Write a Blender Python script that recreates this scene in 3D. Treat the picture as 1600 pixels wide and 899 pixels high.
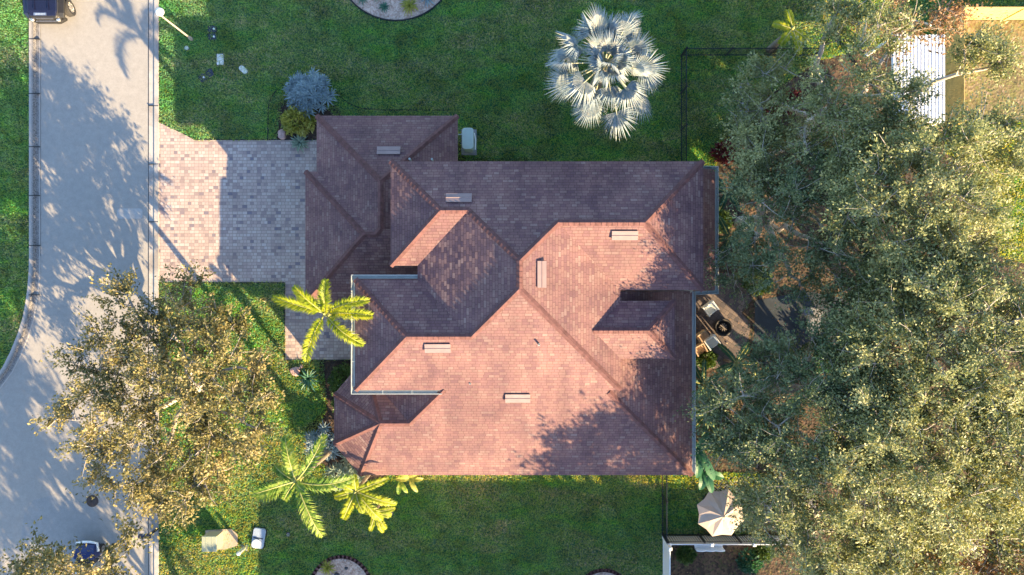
import bpy, bmesh, math, random
import numpy as np
from mathutils import Vector, Matrix
R = math.radians
for o in list(bpy.data.objects): bpy.data.objects.remove(o, do_unlink=True)
SC = bpy.context.scene
COL = SC.collection
H = 36.0          # drone height
PX = 32.0         # photo pixels per metre on the ground

# ---------------- camera, sky, sun, exposure ----------------
cam_d = bpy.data.cameras.new('camera'); cam = bpy.data.objects.new('camera', cam_d); COL.objects.link(cam)
cam.location = (0, 0, H); cam.rotation_euler = (0, 0, 0)
cam_d.sensor_width = 36; cam_d.lens = 36 * H / 50.0; cam_d.clip_end = 2000
SC.camera = cam
SUN_EL = R(20.4); SUN_AZ = math.atan2(.62, -.785)          # clockwise from +Y
LDIR = Vector((math.cos(SUN_EL) * math.sin(SUN_AZ), math.cos(SUN_EL) * math.cos(SUN_AZ), math.sin(SUN_EL)))
w = bpy.data.worlds.new("World"); SC.world = w; w.use_nodes = True
nt = w.node_tree; nt.nodes.clear()
sky = nt.nodes.new('ShaderNodeTexSky'); sky.sky_type = 'NISHITA'; sky.sun_disc = False
sky.sun_elevation = SUN_EL; sky.sun_rotation = SUN_AZ; sky.air_density = 1.0; sky.dust_density = .6; sky.ozone_density = 2.2
bg = nt.nodes.new('ShaderNodeBackground'); bg.inputs[1].default_value = .112
wo = nt.nodes.new('ShaderNodeOutputWorld')
nt.links.new(sky.outputs[0], bg.inputs[0]); nt.links.new(bg.outputs[0], wo.inputs[0])
sd = bpy.data.lights.new('sun', 'SUN'); sd.energy = 4.9; sd.angle = R(.32); sd.color = (1, .735, .40)
so = bpy.data.objects.new('sun', sd); COL.objects.link(so); so.location = LDIR * 60
so.rotation_euler = LDIR.to_track_quat('Z', 'Y').to_euler()
vs = SC.view_settings; vs.view_transform = 'Standard'; vs.look = 'None'; vs.gamma = 1; vs.use_curve_mapping = False
vs.exposure = 2.1

# ---------------- helpers ----------------
def W(px, py, z=0.0): return Vector(((px - 800) / PX, (449.5 - py) / PX, z))           # ground-plan pixel -> metres
def I(px, py, z=0.0):                                                                 # photo pixel of a point at height z
    k = (H - z) / H
    return Vector(((px - 800) / PX * k, (449.5 - py) / PX * k, z))

ORG = {}
def tag(o, label=None, cat=None, group=None, kind=None):
    if label: o['label'] = label
    if cat: o['category'] = cat
    if group: o['group'] = group
    if kind: o['kind'] = kind
    return o
def thing(name, loc, label, cat, group=None):
    o = bpy.data.objects.new(name, None); COL.objects.link(o); o.location = loc; o.empty_display_size = .2
    ORG[o.name] = Vector(loc); return tag(o, label, cat, group)
def link(name, me, mat, parent, org):
    if mat is not None:
        for m in (mat if isinstance(mat, (list, tuple)) else [mat]): me.materials.append(m)
    o = bpy.data.objects.new(name, me); COL.objects.link(o)
    ORG[o.name] = org
    if parent is not None: o.parent = parent
    else: o.location = org
    return o
def np_mesh(name, V, Q, mat, parent=None, org=None, smooth=False):
    """V (n,3) world coords, Q (m,k) face indices"""
    V = np.asarray(V, dtype=np.float64).reshape(-1, 3); Q = np.asarray(Q, dtype=np.int32)
    org = ORG[parent.name] if parent is not None else Vector(org if org is not None else (0, 0, 0))
    V = V - np.array(org)
    me = bpy.data.meshes.new(name); k = Q.shape[1]
    me.vertices.add(len(V)); me.vertices.foreach_set('co', V.astype(np.float32).ravel())
    me.loops.add(Q.size); me.loops.foreach_set('vertex_index', Q.ravel())
    me.polygons.add(len(Q)); me.polygons.foreach_set('loop_start', np.arange(0, Q.size, k, dtype=np.int32))
    me.polygons.foreach_set('loop_total', np.full(len(Q), k, dtype=np.int32))
    if smooth: me.polygons.foreach_set('use_smooth', np.ones(len(Q), dtype=bool))
    me.update(calc_edges=True)
    return link(name, me, mat, parent, org)

class MB:
    def __init__(s): s.v = []; s.f = []; s.uv = []; s.has_uv = False
    def add(s, vs_, fs, uvs=None):
        b = len(s.v); s.v += [tuple(x) for x in vs_]
        for i, f in enumerate(fs):
            s.f.append([b + j for j in f])
            s.uv.append(uvs[i] if uvs else None)
        if uvs: s.has_uv = True
        return s
    def box(s, c, size, rz=0.0, taper=1.0):
        cx, cy, cz = c; hx, hy, hz = [q / 2 for q in size]; ca, sa = math.cos(rz), math.sin(rz); vs_ = []
        for dz, t in ((-hz, 1), (hz, taper)):
            for dx, dy in ((-hx, -hy), (hx, -hy), (hx, hy), (-hx, hy)):
                dx *= t; dy *= t
                vs_.append((cx + dx * ca - dy * sa, cy + dx * sa + dy * ca, cz + dz))
        return s.add(vs_, [(3, 2, 1, 0), (4, 5, 6, 7), (0, 1, 5, 4), (1, 2, 6, 5), (2, 3, 7, 6), (3, 0, 4, 7)])
    def prism(s, poly, z0, z1):
        n = len(poly)
        area = sum(poly[i][0] * poly[(i + 1) % n][1] - poly[(i + 1) % n][0] * poly[i][1] for i in range(n))
        if area < 0: poly = poly[::-1]
        vs_ = [(p[0], p[1], z0) for p in poly] + [(p[0], p[1], z1) for p in poly]
        fs = [tuple(range(n - 1, -1, -1)), tuple(range(n, 2 * n))]
        fs += [(i, (i + 1) % n, n + (i + 1) % n, n + i) for i in range(n)]
        return s.add(vs_, fs)
    def tube(s, pts, rad, n=6, cap=True):
        pts = [Vector(p) for p in pts]
        if not isinstance(rad, (list, tuple)): rad = [rad] * len(pts)
        vs_ = []; fs = []; prev = None
        for i, p in enumerate(pts):
            d = (pts[min(i + 1, len(pts) - 1)] - pts[max(i - 1, 0)])
            if d.length < 1e-6: d = Vector((0, 0, 1))
            d.normalize()
            if prev is None:
                prev = d.orthogonal().normalized()
            a = (prev - d * prev.dot(d))
            a = a.normalized() if a.length > 1e-6 else d.orthogonal().normalized()
            prev = a; b = d.cross(a)
            for k in range(n):
                t = 2 * math.pi * k / n
                vs_.append(p + (a * math.cos(t) + b * math.sin(t)) * rad[i])
        for i in range(len(pts) - 1):
            for k in range(n):
                fs.append((i * n + k, i * n + (k + 1) % n, (i + 1) * n + (k + 1) % n, (i + 1) * n + k))
        if cap: fs += [tuple(range(n - 1, -1, -1)), tuple(range((len(pts) - 1) * n, len(pts) * n))]
        return s.add(vs_, fs)
    def lathe(s, c, prof, n=20, sx=1.0, sy=1.0, rz=0.0):
        """prof: list of (r, z) from bottom to top"""
        vs_ = []; ca, sa = math.cos(rz), math.sin(rz)
        for r_, z_ in prof:
            for k in range(n):
                t = 2 * math.pi * k / n; x, y = r_ * math.cos(t) * sx, r_ * math.sin(t) * sy
                vs_.append((c[0] + x * ca - y * sa, c[1] + x * sa + y * ca, c[2] + z_))
        fs = [(i * n + k, i * n + (k + 1) % n, (i + 1) * n + (k + 1) % n, (i + 1) * n + k) for i in range(len(prof) - 1) for k in range(n)]
        fs += [tuple(range(n - 1, -1, -1)), tuple(range((len(prof) - 1) * n, len(prof) * n))]
        return s.add(vs_, fs)
    def build(s, name, mat, parent=None, org=None, smooth=False, bevel=0.0):
        org = ORG[parent.name] if parent is not None else Vector(org if org is not None else (0, 0, 0))
        me = bpy.data.meshes.new(name)
        me.from_pydata([(x[0] - org.x, x[1] - org.y, x[2] - org.z) for x in s.v], [], s.f)
        if s.has_uv:
            uvl = me.uv_layers.new(name='UVMap')
            for p, uv in zip(me.polygons, s.uv):
                if uv:
                    for li, c in zip(p.loop_indices, uv): uvl.data[li].uv = c
        if smooth: me.polygons.foreach_set('use_smooth', [True] * len(me.polygons))
        me.update()
        o = link(name, me, mat, parent, org)
        if bevel > 0:
            md = o.modifiers.new('bevel', 'BEVEL'); md.width = bevel; md.segments = 2; md.limit_method = 'ANGLE'
        return o

# ---------------- materials ----------------
def mat(name):
    m = bpy.data.materials.new(name); m.use_nodes = True; t = m.node_tree; t.nodes.clear()
    o = t.nodes.new('ShaderNodeOutputMaterial'); b = t.nodes.new('ShaderNodeBsdfPrincipled')
    t.links.new(b.outputs[0], o.inputs[0]); return m, t, b, o
def N(t, k, **kw):
    n = t.nodes.new(k)
    for a, v in kw.items():
        if a.startswith('i_'):
            key = a[2:].replace('_', ' '); n.inputs[key].default_value = v
        else: setattr(n, a, v)
    return n
def L(t, a, b): t.links.new(a, b)
def noise(t, scale, detail=4, rough=.55, vec=None, dist=0.0):
    n = N(t, 'ShaderNodeTexNoise'); n.inputs['Scale'].default_value = scale; n.inputs['Detail'].default_value = detail
    n.inputs['Roughness'].default_value = rough; n.inputs['Distortion'].default_value = dist
    if vec is None:
        tc = N(t, 'ShaderNodeTexCoord'); vec = tc.outputs['Object']
    L(t, vec, n.inputs['Vector']); return n
def ramp(t, fac, stops):
    r = N(t, 'ShaderNodeValToRGB'); e = r.color_ramp.elements
    while len(e) < len(stops): e.new(.5)
    for q, (p, c) in zip(e, stops): q.position = p; q.color = (*c, 1) if len(c) == 3 else c
    L(t, fac, r.inputs[0]); return r
def mix(t, fac, a, b, mode='MIX'):
    m = N(t, 'ShaderNodeMix', data_type='RGBA', blend_type=mode)
    for sock, val in ((m.inputs[0], fac), (m.inputs[6], a), (m.inputs[7], b)):
        if isinstance(val, (int, float)): sock.default_value = val
        elif isinstance(val, tuple): sock.default_value = (*val, 1) if len(val) == 3 else val
        else: L(t, val, sock)
    return m.outputs[2]
def bump(t, b, height, strength=.5, dist=.02):
    n = N(t, 'ShaderNodeBump'); n.inputs['Strength'].default_value = strength; n.inputs['Distance'].default_value = dist
    L(t, height, n.inputs['Height']); L(t, n.outputs[0], b.inputs['Normal']); return n

def simple(name, col, rough=.6, metal=0.0, var=.15, scale=6.0, bmp=0.0, spec=.5):
    m, t, b, o = mat(name)
    n = noise(t, scale, 5)
    lo = tuple(c * (1 - var) for c in col); hi = tuple(min(1, c * (1 + var)) for c in col)
    r = ramp(t, n.outputs[0], [(.3, lo), (.7, hi)])
    L(t, r.outputs[0], b.inputs['Base Color']); b.inputs['Roughness'].default_value = rough; b.inputs['Metallic'].default_value = metal
    b.inputs['Specular IOR Level'].default_value = spec
    if bmp > 0:
        n2 = noise(t, scale * 6, 4); bump(t, b, n2.outputs[0], bmp, .02)
    return m

def leaf_mat(name, cols, transl=.35, scale=.9, fine=9.0, rough=.5, spec=.4, tmul=(1.3, 1.25, .5)):
    """leaf colour varies from clump to clump and leaf to leaf; light passes through the blade"""
    m, t, b, o = mat(name)
    n1 = noise(t, scale, 2); n2 = noise(t, fine, 2, .6)
    mx = N(t, 'ShaderNodeMath', operation='MULTIPLY_ADD'); L(t, n2.outputs[0], mx.inputs[0]); mx.inputs[1].default_value = .9
    sb = N(t, 'ShaderNodeMath', operation='MULTIPLY_ADD'); L(t, n1.outputs[0], sb.inputs[0]); sb.inputs[1].default_value = .9; sb.inputs[2].default_value = -.4
    L(t, sb.outputs[0], mx.inputs[2])
    r = ramp(t, mx.outputs[0], [(i / (len(cols) - 1) * .6 + .2, c) for i, c in enumerate(cols)])
    L(t, r.outputs[0], b.inputs['Base Color']); b.inputs['Roughness'].default_value = rough; b.inputs['Specular IOR Level'].default_value = spec
    tr = N(t, 'ShaderNodeBsdfTranslucent'); L(t, mix(t, 1.0, r.outputs[0], tmul, 'MULTIPLY'), tr.inputs[0])
    ms = N(t, 'ShaderNodeMixShader'); ms.inputs[0].default_value = transl
    L(t, b.outputs[0], ms.inputs[1]); L(t, tr.outputs[0], ms.inputs[2]); L(t, ms.outputs[0], o.inputs[0])
    return m

# lawn: green turf with thin straw patches, darker worn patches
def lawn_material(name, blade=False):
    m, t, b, o = mat(name)
    tc = N(t, 'ShaderNodeTexCoord'); v = tc.outputs['Object']
    mp = N(t, 'ShaderNodeMapping'); mp.inputs['Scale'].default_value = (.55, 1.5, 1); L(t, v, mp.inputs[0])
    big = noise(t, .38, 4, .6, mp.outputs[0], .6); mid = noise(t, 1.3, 6, .7, mp.outputs[0], .8); fine = noise(t, 9, 5, .75, v); vf = noise(t, 34, 3, .7, v)
    base = ramp(t, mid.outputs[0], [(.25, (.078, .150, .078)), (.42, (.076, .195, .083)), (.58, (.076, .24, .074)), (.72, (.080, .31, .055)), (.84, (.16, .26, .12))])
    straw = ramp(t, fine.outputs[0], [(.38, (.13, .145, .10)), (.68, (.33, .31, .23))])
    sf = ramp(t, big.outputs[0], [(.42, (0, 0, 0)), (.62, (1, 1, 1))])
    sfm = N(t, 'ShaderNodeMath', operation='MULTIPLY'); L(t, sf.outputs[0], sfm.inputs[0]); 
    sf2 = ramp(t, fine.outputs[0], [(.42, (0, 0, 0)), (.62, (1, 1, 1))]); L(t, sf2.outputs[0], sfm.inputs[1])
    c1 = mix(t, sfm.outputs[0], base.outputs[0], straw.outputs[0])
    fr = ramp(t, fine.outputs[0], [(.25, (.55, .55, .55)), (.5, (1, 1, 1)), (.75, (1.45, 1.45, 1.3))])
    c2 = mix(t, 1.0, c1, fr.outputs[0], 'MULTIPLY')
    vr = ramp(t, vf.outputs[0], [(.3, (.6, .6, .6)), (.7, (1.45, 1.45, 1.45))])
    c3 = mix(t, 1.0, c2, vr.outputs[0], 'MULTIPLY')
    wn = noise(t, .9, 5, .65, v, 1.0); c3 = mix(t, 1.0, c3, ramp(t, wn.outputs[0], [(.30, (.58, .60, .66)), (.5, (1, 1, 1)), (.70, (1.65, 1.25, 1.4))]).outputs[0], 'MULTIPLY')
    L(t, c3, b.inputs['Base Color']); b.inputs['Roughness'].default_value = .85; b.inputs['Specular IOR Level'].default_value = .15
    if blade:
        L(t, mix(t, 1.0, c3, (1.25, 1.8, 2.4), 'MULTIPLY'), b.inputs['Base Color'])
        tr = N(t, 'ShaderNodeBsdfTranslucent'); L(t, mix(t, .6, mix(t, 1.0, c3, (5.5, 3.2, .6), 'MULTIPLY'), (.92, .66, .04)), tr.inputs[0])
        ms = N(t, 'ShaderNodeMixShader'); ms.inputs[0].default_value = .5
        L(t, b.outputs[0], ms.inputs[1]); L(t, tr.outputs[0], ms.inputs[2]); L(t, ms.outputs[0], o.inputs[0])
    else:
        ad = N(t, 'ShaderNodeMath', operation='ADD'); L(t, fine.outputs[0], ad.inputs[0]); L(t, vf.outputs[0], ad.inputs[1])
        bump(t, b, ad.outputs[0], 1.0, .09)
    return m
M = {}
M['lawn'] = lawn_material('lawn'); M['blades'] = lawn_material('grass_blades', True)

def shingle_material():
    m, t, b, o = mat('roof_shingle')
    uv = N(t, 'ShaderNodeTexCoord').outputs['UV']
    br = N(t, 'ShaderNodeTexBrick'); L(t, uv, br.inputs['Vector'])
    br.offset = .37; br.offset_frequency = 2; br.squash = 1.35; br.squash_frequency = 3
    for k, v in (('Scale', 1.0), ('Brick Width', .22), ('Row Height', .13), ('Mortar Size', .010), ('Mortar Smooth', .3), ('Bias', 0.0)): br.inputs[k].default_value = v
    br.inputs['Color1'].default_value = (0, 0, 0, 1); br.inputs['Color2'].default_value = (1, 1, 1, 1); br.inputs['Mortar'].default_value = (.5, .5, .5, 1)
    col = ramp(t, br.outputs['Color'], [(0, (.152, .084, .094)), (.3, (.186, .105, .107)), (.62, (.204, .119, .115)), (.88, (.228, .140, .128)), (1, (.275, .185, .165))])
    n = noise(t, 1.1, 5, .6, uv); n2 = noise(t, 30, 3, .6, uv)
    ms_ = N(t, 'ShaderNodeMapping'); ms_.inputs['Scale'].default_value = (2.2, .22, 1); L(t, uv, ms_.inputs[0]); n4 = noise(t, 1.0, 6, .7, ms_.outputs[0]); n5 = noise(t, .22, 3, .5, uv)
    f = ramp(t, n.outputs[0], [(.3, (.74, .74, .80)), (.7, (1.2, 1.16, 1.1))])
    c = mix(t, 1.0, col.outputs[0], f.outputs[0], 'MULTIPLY')
    f2 = ramp(t, n2.outputs[0], [(.3, (.82, .82, .82)), (.7, (1.16, 1.16, 1.16))])
    c = mix(t, 1.0, c, f2.outputs[0], 'MULTIPLY')
    c = mix(t, 1.0, c, ramp(t, n4.outputs[0], [(.3, (.80, .78, .80)), (.55, (1, 1, 1)), (.75, (1.1, 1.1, 1.08))]).outputs[0], 'MULTIPLY')
    c = mix(t, 1.0, c, ramp(t, n5.outputs[0], [(.35, (.88, .86, .88)), (.65, (1.12, 1.12, 1.1))]).outputs[0], 'MULTIPLY')
    md = mix(t, br.outputs['Fac'], c, mix(t, 1.0, c, (.55, .5, .5), 'MULTIPLY'))  # joints darkened in colour to stand for the shadow under the shingle butts
    L(t, md, b.inputs['Base Color']); b.inputs['Roughness'].default_value = .82; b.inputs['Specular IOR Level'].default_value = .3
    # each tab lies a little flatter than the roof plane, by its own amount: the low sun rakes over the raised butts
    n3 = noise(t, 2.2, 3, .6, uv)
    pw = N(t, 'ShaderNodeMath', operation='POWER'); L(t, br.outputs['Color'], pw.inputs[0]); pw.inputs[1].default_value = 2.2
    pm = N(t, 'ShaderNodeMath', operation='MULTIPLY'); L(t, pw.outputs[0], pm.inputs[0]); L(t, ramp(t, n3.outputs[0], [(.35, (.25, .25, .25)), (.65, (1, 1, 1))]).outputs[0], pm.inputs[1])
    am = N(t, 'ShaderNodeMath', operation='MULTIPLY_ADD'); L(t, pm.outputs[0], am.inputs[0]); am.inputs[1].default_value = .42; am.inputs[2].default_value = -.02
    tg = N(t, 'ShaderNodeTangent', direction_type='UV_MAP', uv_map='UVMap'); ge = N(t, 'ShaderNodeNewGeometry')
    cr = N(t, 'ShaderNodeVectorMath', operation='CROSS_PRODUCT'); L(t, ge.outputs['Normal'], cr.inputs[0]); L(t, tg.outputs[0], cr.inputs[1])
    sc = N(t, 'ShaderNodeVectorMath', operation='SCALE'); L(t, cr.outputs[0], sc.inputs[0]); L(t, am.outputs[0], sc.inputs['Scale'])
    ad = N(t, 'ShaderNodeVectorMath', operation='ADD'); L(t, ge.outputs['Normal'], ad.inputs[0]); L(t, sc.outputs[0], ad.inputs[1])
    nm = N(t, 'ShaderNodeVectorMath', operation='NORMALIZE'); L(t, ad.outputs[0], nm.inputs[0])
    bn = N(t, 'ShaderNodeBump'); bn.inputs['Strength'].default_value = .35; bn.inputs['Distance'].default_value = .01; L(t, n2.outputs[0], bn.inputs['Height']); L(t, nm.outputs[0], bn.inputs['Normal'])
    L(t, bn.outputs[0], b.inputs['Normal'])
    return m
M['shingle'] = shingle_material()
M['ridge'] = simple('ridge_shingle', (.135, .066, .064), .85, var=.3, scale=5, bmp=.5, spec=.25)

def paver_material(name, cols, bw, rh, mortar, rot=0.0):
    m, t, b, o = mat(name)
    tc = N(t, 'ShaderNodeTexCoord'); mp = N(t, 'ShaderNodeMapping'); L(t, tc.outputs['Object'], mp.inputs[0]); mp.inputs['Rotation'].default_value = (0, 0, rot)
    br = N(t, 'ShaderNodeTexBrick'); L(t, mp.outputs[0], br.inputs['Vector'])
    br.offset = .5; br.offset_frequency = 2; br.squash = .72; br.squash_frequency = 2
    for k, v in (('Scale', 1.0), ('Brick Width', bw), ('Row Height', rh), ('Mortar Size', .0095), ('Mortar Smooth', .2), ('Bias', 0.0)): br.inputs[k].default_value = v
    br.inputs['Color1'].default_value = (0, 0, 0, 1); br.inputs['Color2'].default_value = (1, 1, 1, 1); br.inputs['Mortar'].default_value = (.5, .5, .5, 1)
    col = ramp(t, br.outputs['Color'], cols)
    n = noise(t, .5, 5, .6); n2 = noise(t, 40, 3)
    f = ramp(t, n.outputs[0], [(.3, (.84, .83, .82)), (.7, (1.12, 1.12, 1.12))])
    c = mix(t, 1.0, col.outputs[0], f.outputs[0], 'MULTIPLY')
    f2 = ramp(t, n2.outputs[0], [(.3, (.86, .86, .86)), (.7, (1.1, 1.1, 1.1))]); c = mix(t, 1.0, c, f2.outputs[0], 'MULTIPLY')
    L(t, mix(t, br.outputs['Fac'], c, mortar), b.inputs['Base Color']); b.inputs['Roughness'].default_value = .85
    iv = N(t, 'ShaderNodeMath', operation='SUBTRACT'); iv.inputs[0].default_value = 1; L(t, br.outputs['Fac'], iv.inputs[1])
    bump(t, b, iv.outputs[0], .7, .012)
    return m
M['paver'] = paver_material('driveway_paver', [(0, (.17, .15, .19)), (.07, (.29, .225, .22)), (.25, (.385, .30, .275)), (.55, (.44, .35, .315)), (.85, (.47, .39, .35)), (1, (.50, .43, .40))], .235, .155, (.235, .19, .18))
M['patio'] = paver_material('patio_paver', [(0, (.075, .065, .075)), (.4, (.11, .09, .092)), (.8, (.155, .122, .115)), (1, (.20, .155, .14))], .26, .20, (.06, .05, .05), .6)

def concrete(name, col, joints=None, dirt=.35, stain=(.10, .09, .085), thr=(.52, .74)):
    m, t, b, o = mat(name)
    n = noise(t, .35, 6, .65, dist=.6); n2 = noise(t, 3.5, 7, .75); n3 = noise(t, 60, 3, .7)
    base = ramp(t, n2.outputs[0], [(.25, tuple(c * .84 for c in col)), (.75, tuple(min(1, c * 1.12) for c in col))])
    f3 = ramp(t, n3.outputs[0], [(.3, (.84, .84, .84)), (.7, (1.12, 1.12, 1.12))])
    c = mix(t, 1.0, base.outputs[0], f3.outputs[0], 'MULTIPLY')
    s = ramp(t, n.outputs[0], [(thr[0], (0, 0, 0)), (thr[1], (dirt,) * 3)])
    c = mix(t, s.outputs[0], c, stain)
    L(t, c, b.inputs['Base Color']); b.inputs['Roughness'].default_value = .88; b.inputs['Specular IOR Level'].default_value = .25
    bump(t, b, n3.outputs[0], .35, .01)
    return m
M['road'] = concrete('road_concrete', (.335, .318, .295), dirt=.4, stain=(.27, .25, .23))
M['patch'] = concrete('repaired_concrete', (.39, .39, .385), dirt=.2)
M['gutter'] = concrete('gutter_concrete', (.43, .41, .39), dirt=.55, stain=(.14, .12, .11), thr=(.45, .62))
# the far kerb carries a black mildew streak along its middle (follows the kerb through its UV)
def mildew_kerb():
    m, t, b, o = mat('mildewed_kerb')
    uv = N(t, 'ShaderNodeTexCoord').outputs['UV']; sp = N(t, 'ShaderNodeSeparateXYZ'); L(t, uv, sp.inputs[0])
    n = noise(t, 3.0, 8, .75); n3 = noise(t, 22, 5, .75)
    s = ramp(t, sp.outputs[0], [(.12, (.15, .15, .15)), (.42, (1, 1, 1)), (.85, (.8, .8, .8)), (.97, (.1, .1, .1))])
    q = ramp(t, n.outputs[0], [(.22, (0, 0, 0)), (.42, (1, 1, 1))]); q2 = ramp(t, n3.outputs[0], [(.4, (.3, .3, .3)), (.6, (1, 1, 1))])
    a = N(t, 'ShaderNodeMath', operation='MULTIPLY'); L(t, s.outputs[0], a.inputs[0]); L(t, q.outputs[0], a.inputs[1])
    a2 = N(t, 'ShaderNodeMath', operation='MULTIPLY'); L(t, a.outputs[0], a2.inputs[0]); L(t, q2.outputs[0], a2.inputs[1])
    base = ramp(t, n3.outputs[0], [(.3, (.32, .30, .28)), (.7, (.47, .45, .43))])
    L(t, mix(t, a2.outputs[0], base.outputs[0], (.035, .030, .030)), b.inputs['Base Color']); b.inputs['Roughness'].default_value = .9
    return m
M['mildew'] = mildew_kerb()
def speckle(name, cols, scale, bmp=1.0, dist=.03):
    m, t, b, o = mat(name)
    vr = N(t, 'ShaderNodeTexVoronoi'); vr.inputs['Scale'].default_value = scale
    tc = N(t, 'ShaderNodeTexCoord'); L(t, tc.outputs['Object'], vr.inputs['Vector'])
    sp = N(t, 'ShaderNodeSeparateColor'); L(t, vr.outputs['Color'], sp.inputs[0])
    r = ramp(t, sp.outputs[0], [(i / (len(cols) - 1), c) for i, c in enumerate(cols)])
    n = noise(t, 1.5, 5); f = ramp(t, n.outputs[0], [(.3, (.7, .7, .7)), (.7, (1.2, 1.2, 1.2))])
    L(t, mix(t, 1.0, r.outputs[0], f.outputs[0], 'MULTIPLY'), b.inputs['Base Color']); b.inputs['Roughness'].default_value = .95
    bump(t, b, vr.outputs['Distance'], bmp, dist); return m
M['mulch'] = speckle('mulch', [(.028, .02, .016), (.05, .034, .026), (.085, .055, .04)], 14)
M['leaf_litter'] = speckle('leaf_litter', [(.03, .022, .018), (.06, .04, .028), (.12, .075, .05), (.05, .055, .02)], 9)
M['gravel'] = speckle('pale_gravel', [(.32, .22, .17), (.48, .36, .29), (.60, .48, .40), (.42, .27, .21)], 16)
M['sand'] = speckle('sandy_ground', [(.26, .2, .12), (.36, .28, .17), (.42, .34, .22)], 10, .6)
M['soil_grass'] = speckle('thin_grass_over_soil', [(.12, .11, .05), (.20, .15, .08), (.16, .16, .05), (.26, .2, .14)], 8, .8)
M['stucco'] = simple('cream_stucco', (.62, .52, .36), .9, var=.06, scale=2, bmp=.2)
M['soffit'] = simple('white_trim', (.72, .72, .70), .5, var=.05)
M['fascia'] = simple('brown_fascia', (.26, .19, .19), .5, var=.1)
M['gutter_metal'] = simple('white_gutter', (.42, .45, .43), .35, var=.08)
M['vent'] = simple('vent_metal', (.30, .215, .20), .45, .25, var=.1, scale=3)
M['dark'] = simple('dark_opening', (.02, .018, .02), .7)
M['black_metal'] = simple('black_aluminium', (.018, .02, .035), .4, .2)
M['white_vinyl'] = simple('white_vinyl', (.80, .82, .86), .35, var=.04)
M['bark'] = simple('pale_bark', (.42, .375, .335), .9, var=.35, scale=5, bmp=.5)
M['bark_dark'] = simple('dark_bark', (.16, .135, .12), .9, var=.35, scale=5, bmp=.5)
M['palm_bark'] = simple('palm_bark', (.22, .18, .14), .9, var=.3, scale=9, bmp=.6)
M['glass'] = simple('window_glass', (.03, .04, .05), .05, 0, spec=.8)
M['olive_leaf'] = leaf_mat('oak_leaf', [(.045, .068, .026), (.120, .152, .058), (.25, .275, .115), (.39, .40, .19), (.54, .52, .30)], .25, tmul=(1.3, 1.2, .45))
M['front_leaf'] = leaf_mat('front_oak_leaf', [(.028, .034, .014), (.075, .078, .028), (.18, .165, .055), (.33, .275, .11), (.48, .38, .21)], .2, fine=14, tmul=(1.4, 1.3, .5))
M['green_leaf'] = leaf_mat('dark_oak_leaf', [(.032, .062, .032), (.085, .13, .062), (.19, .235, .11), (.36, .38, .20)], .25)
M['rust_leaf'] = leaf_mat('rusty_leaf', [(.14, .12, .05), (.24, .15, .08), (.34, .19, .11), (.42, .27, .17)], .3)
M['frond_yellow'] = leaf_mat('yellow_frond', [(.10, .18, .012), (.24, .31, .016), (.38, .42, .022), (.48, .46, .03)], .4, scale=1.5, tmul=(1.4, 1.25, .4))
M['frond_green'] = leaf_mat('green_frond', [(.045, .12, .015), (.13, .24, .025), (.27, .35, .05), (.42, .43, .12)], .35, scale=1.5)
M['frond_silver'] = leaf_mat('silver_frond', [(.13, .18, .21), (.22, .28, .31), (.32, .36, .36), (.44, .43, .38)], .12, scale=1.5, tmul=(1, 1, .9))
M['rachis'] = simple('palm_rachis', (.34, .34, .10), .5)
M['petiole'] = simple('pale_petiole', (.36, .36, .24), .5)
M['agave_blue'] = leaf_mat('blue_agave', [(.10, .15, .17), (.17, .24, .27), (.26, .35, .38), (.36, .45, .46)], .08, fine=5, tmul=(1, 1, 1))
M['agave_green'] = leaf_mat('green_agave', [(.03, .10, .07), (.06, .17, .12), (.12, .26, .19)], .1, fine=4)
M['agave_grey'] = leaf_mat('grey_agave', [(.14, .20, .16), (.24, .31, .24), (.33, .39, .30)], .1, fine=4)
M['croton'] = leaf_mat('croton_leaf', [(.10, .16, .03), (.26, .28, .05), (.40, .37, .08), (.48, .45, .16)], .2, fine=7)
M['shrub_leaf'] = leaf_mat('shrub_leaf', [(.02, .05, .015), (.045, .09, .02), (.09, .15, .04), (.17, .2, .08)], .25, fine=7)
M['fern_leaf'] = leaf_mat('fern_leaf', [(.02, .08, .05), (.04, .13, .075), (.08, .20, .11)], .3, fine=5)
M['red_leaf'] = leaf_mat('red_leaf', [(.07, .012, .016), (.14, .02, .03), (.22, .05, .04)], .3, fine=5)
M['banana'] = leaf_mat('banana_leaf', [(.015, .08, .045), (.03, .13, .07), (.05, .19, .09)], .3, fine=2)
M['stone'] = simple('pink_stone', (.40, .27, .25), .9, var=.3, scale=5, bmp=.6)
M['mint'] = simple('pale_metal_case', (.42, .52, .50), .4, var=.05)
M['beige_metal'] = simple('beige_green_metal', (.34, .37, .27), .5, var=.08)
M['beige_side'] = simple('beige_box_side', (.42, .34, .25), .6, var=.08)
M['lid_blue'] = simple('pale_blue_plastic', (.30, .37, .46), .4, var=.08)
M['navy_plastic'] = simple('navy_plastic', (.022, .028, .06), .5, var=.2)
M['white_plastic'] = simple('white_plastic', (.74, .76, .76), .4, var=.05)
M['iron'] = simple('cast_iron', (.075, .055, .048), .6, .4, var=.3, scale=12, bmp=.5)
M['canvas'] = simple('beige_canvas', (.48, .385, .32), .9, var=.06, scale=3)
M['navy_paint'] = simple('navy_car_paint', (.010, .013, .04), .25, .2, var=.05, spec=.7)
M['rubber'] = simple('tyre_rubber', (.03, .028, .027), .85)
M['alloy'] = simple('alloy_rim', (.55, .53, .5), .3, .7)
M['chrome'] = simple('chrome_trim', (.7, .68, .66), .15, .9)
M['car_black'] = simple('car_black_trim', (.02, .019, .018), .4)
M['blue_paint'] = simple('blue_paint', (.012, .025, .11), .3)
M['wood_yellow'] = simple('yellow_wood', (.62, .44, .16), .7, var=.18, scale=4, bmp=.3)
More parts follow.
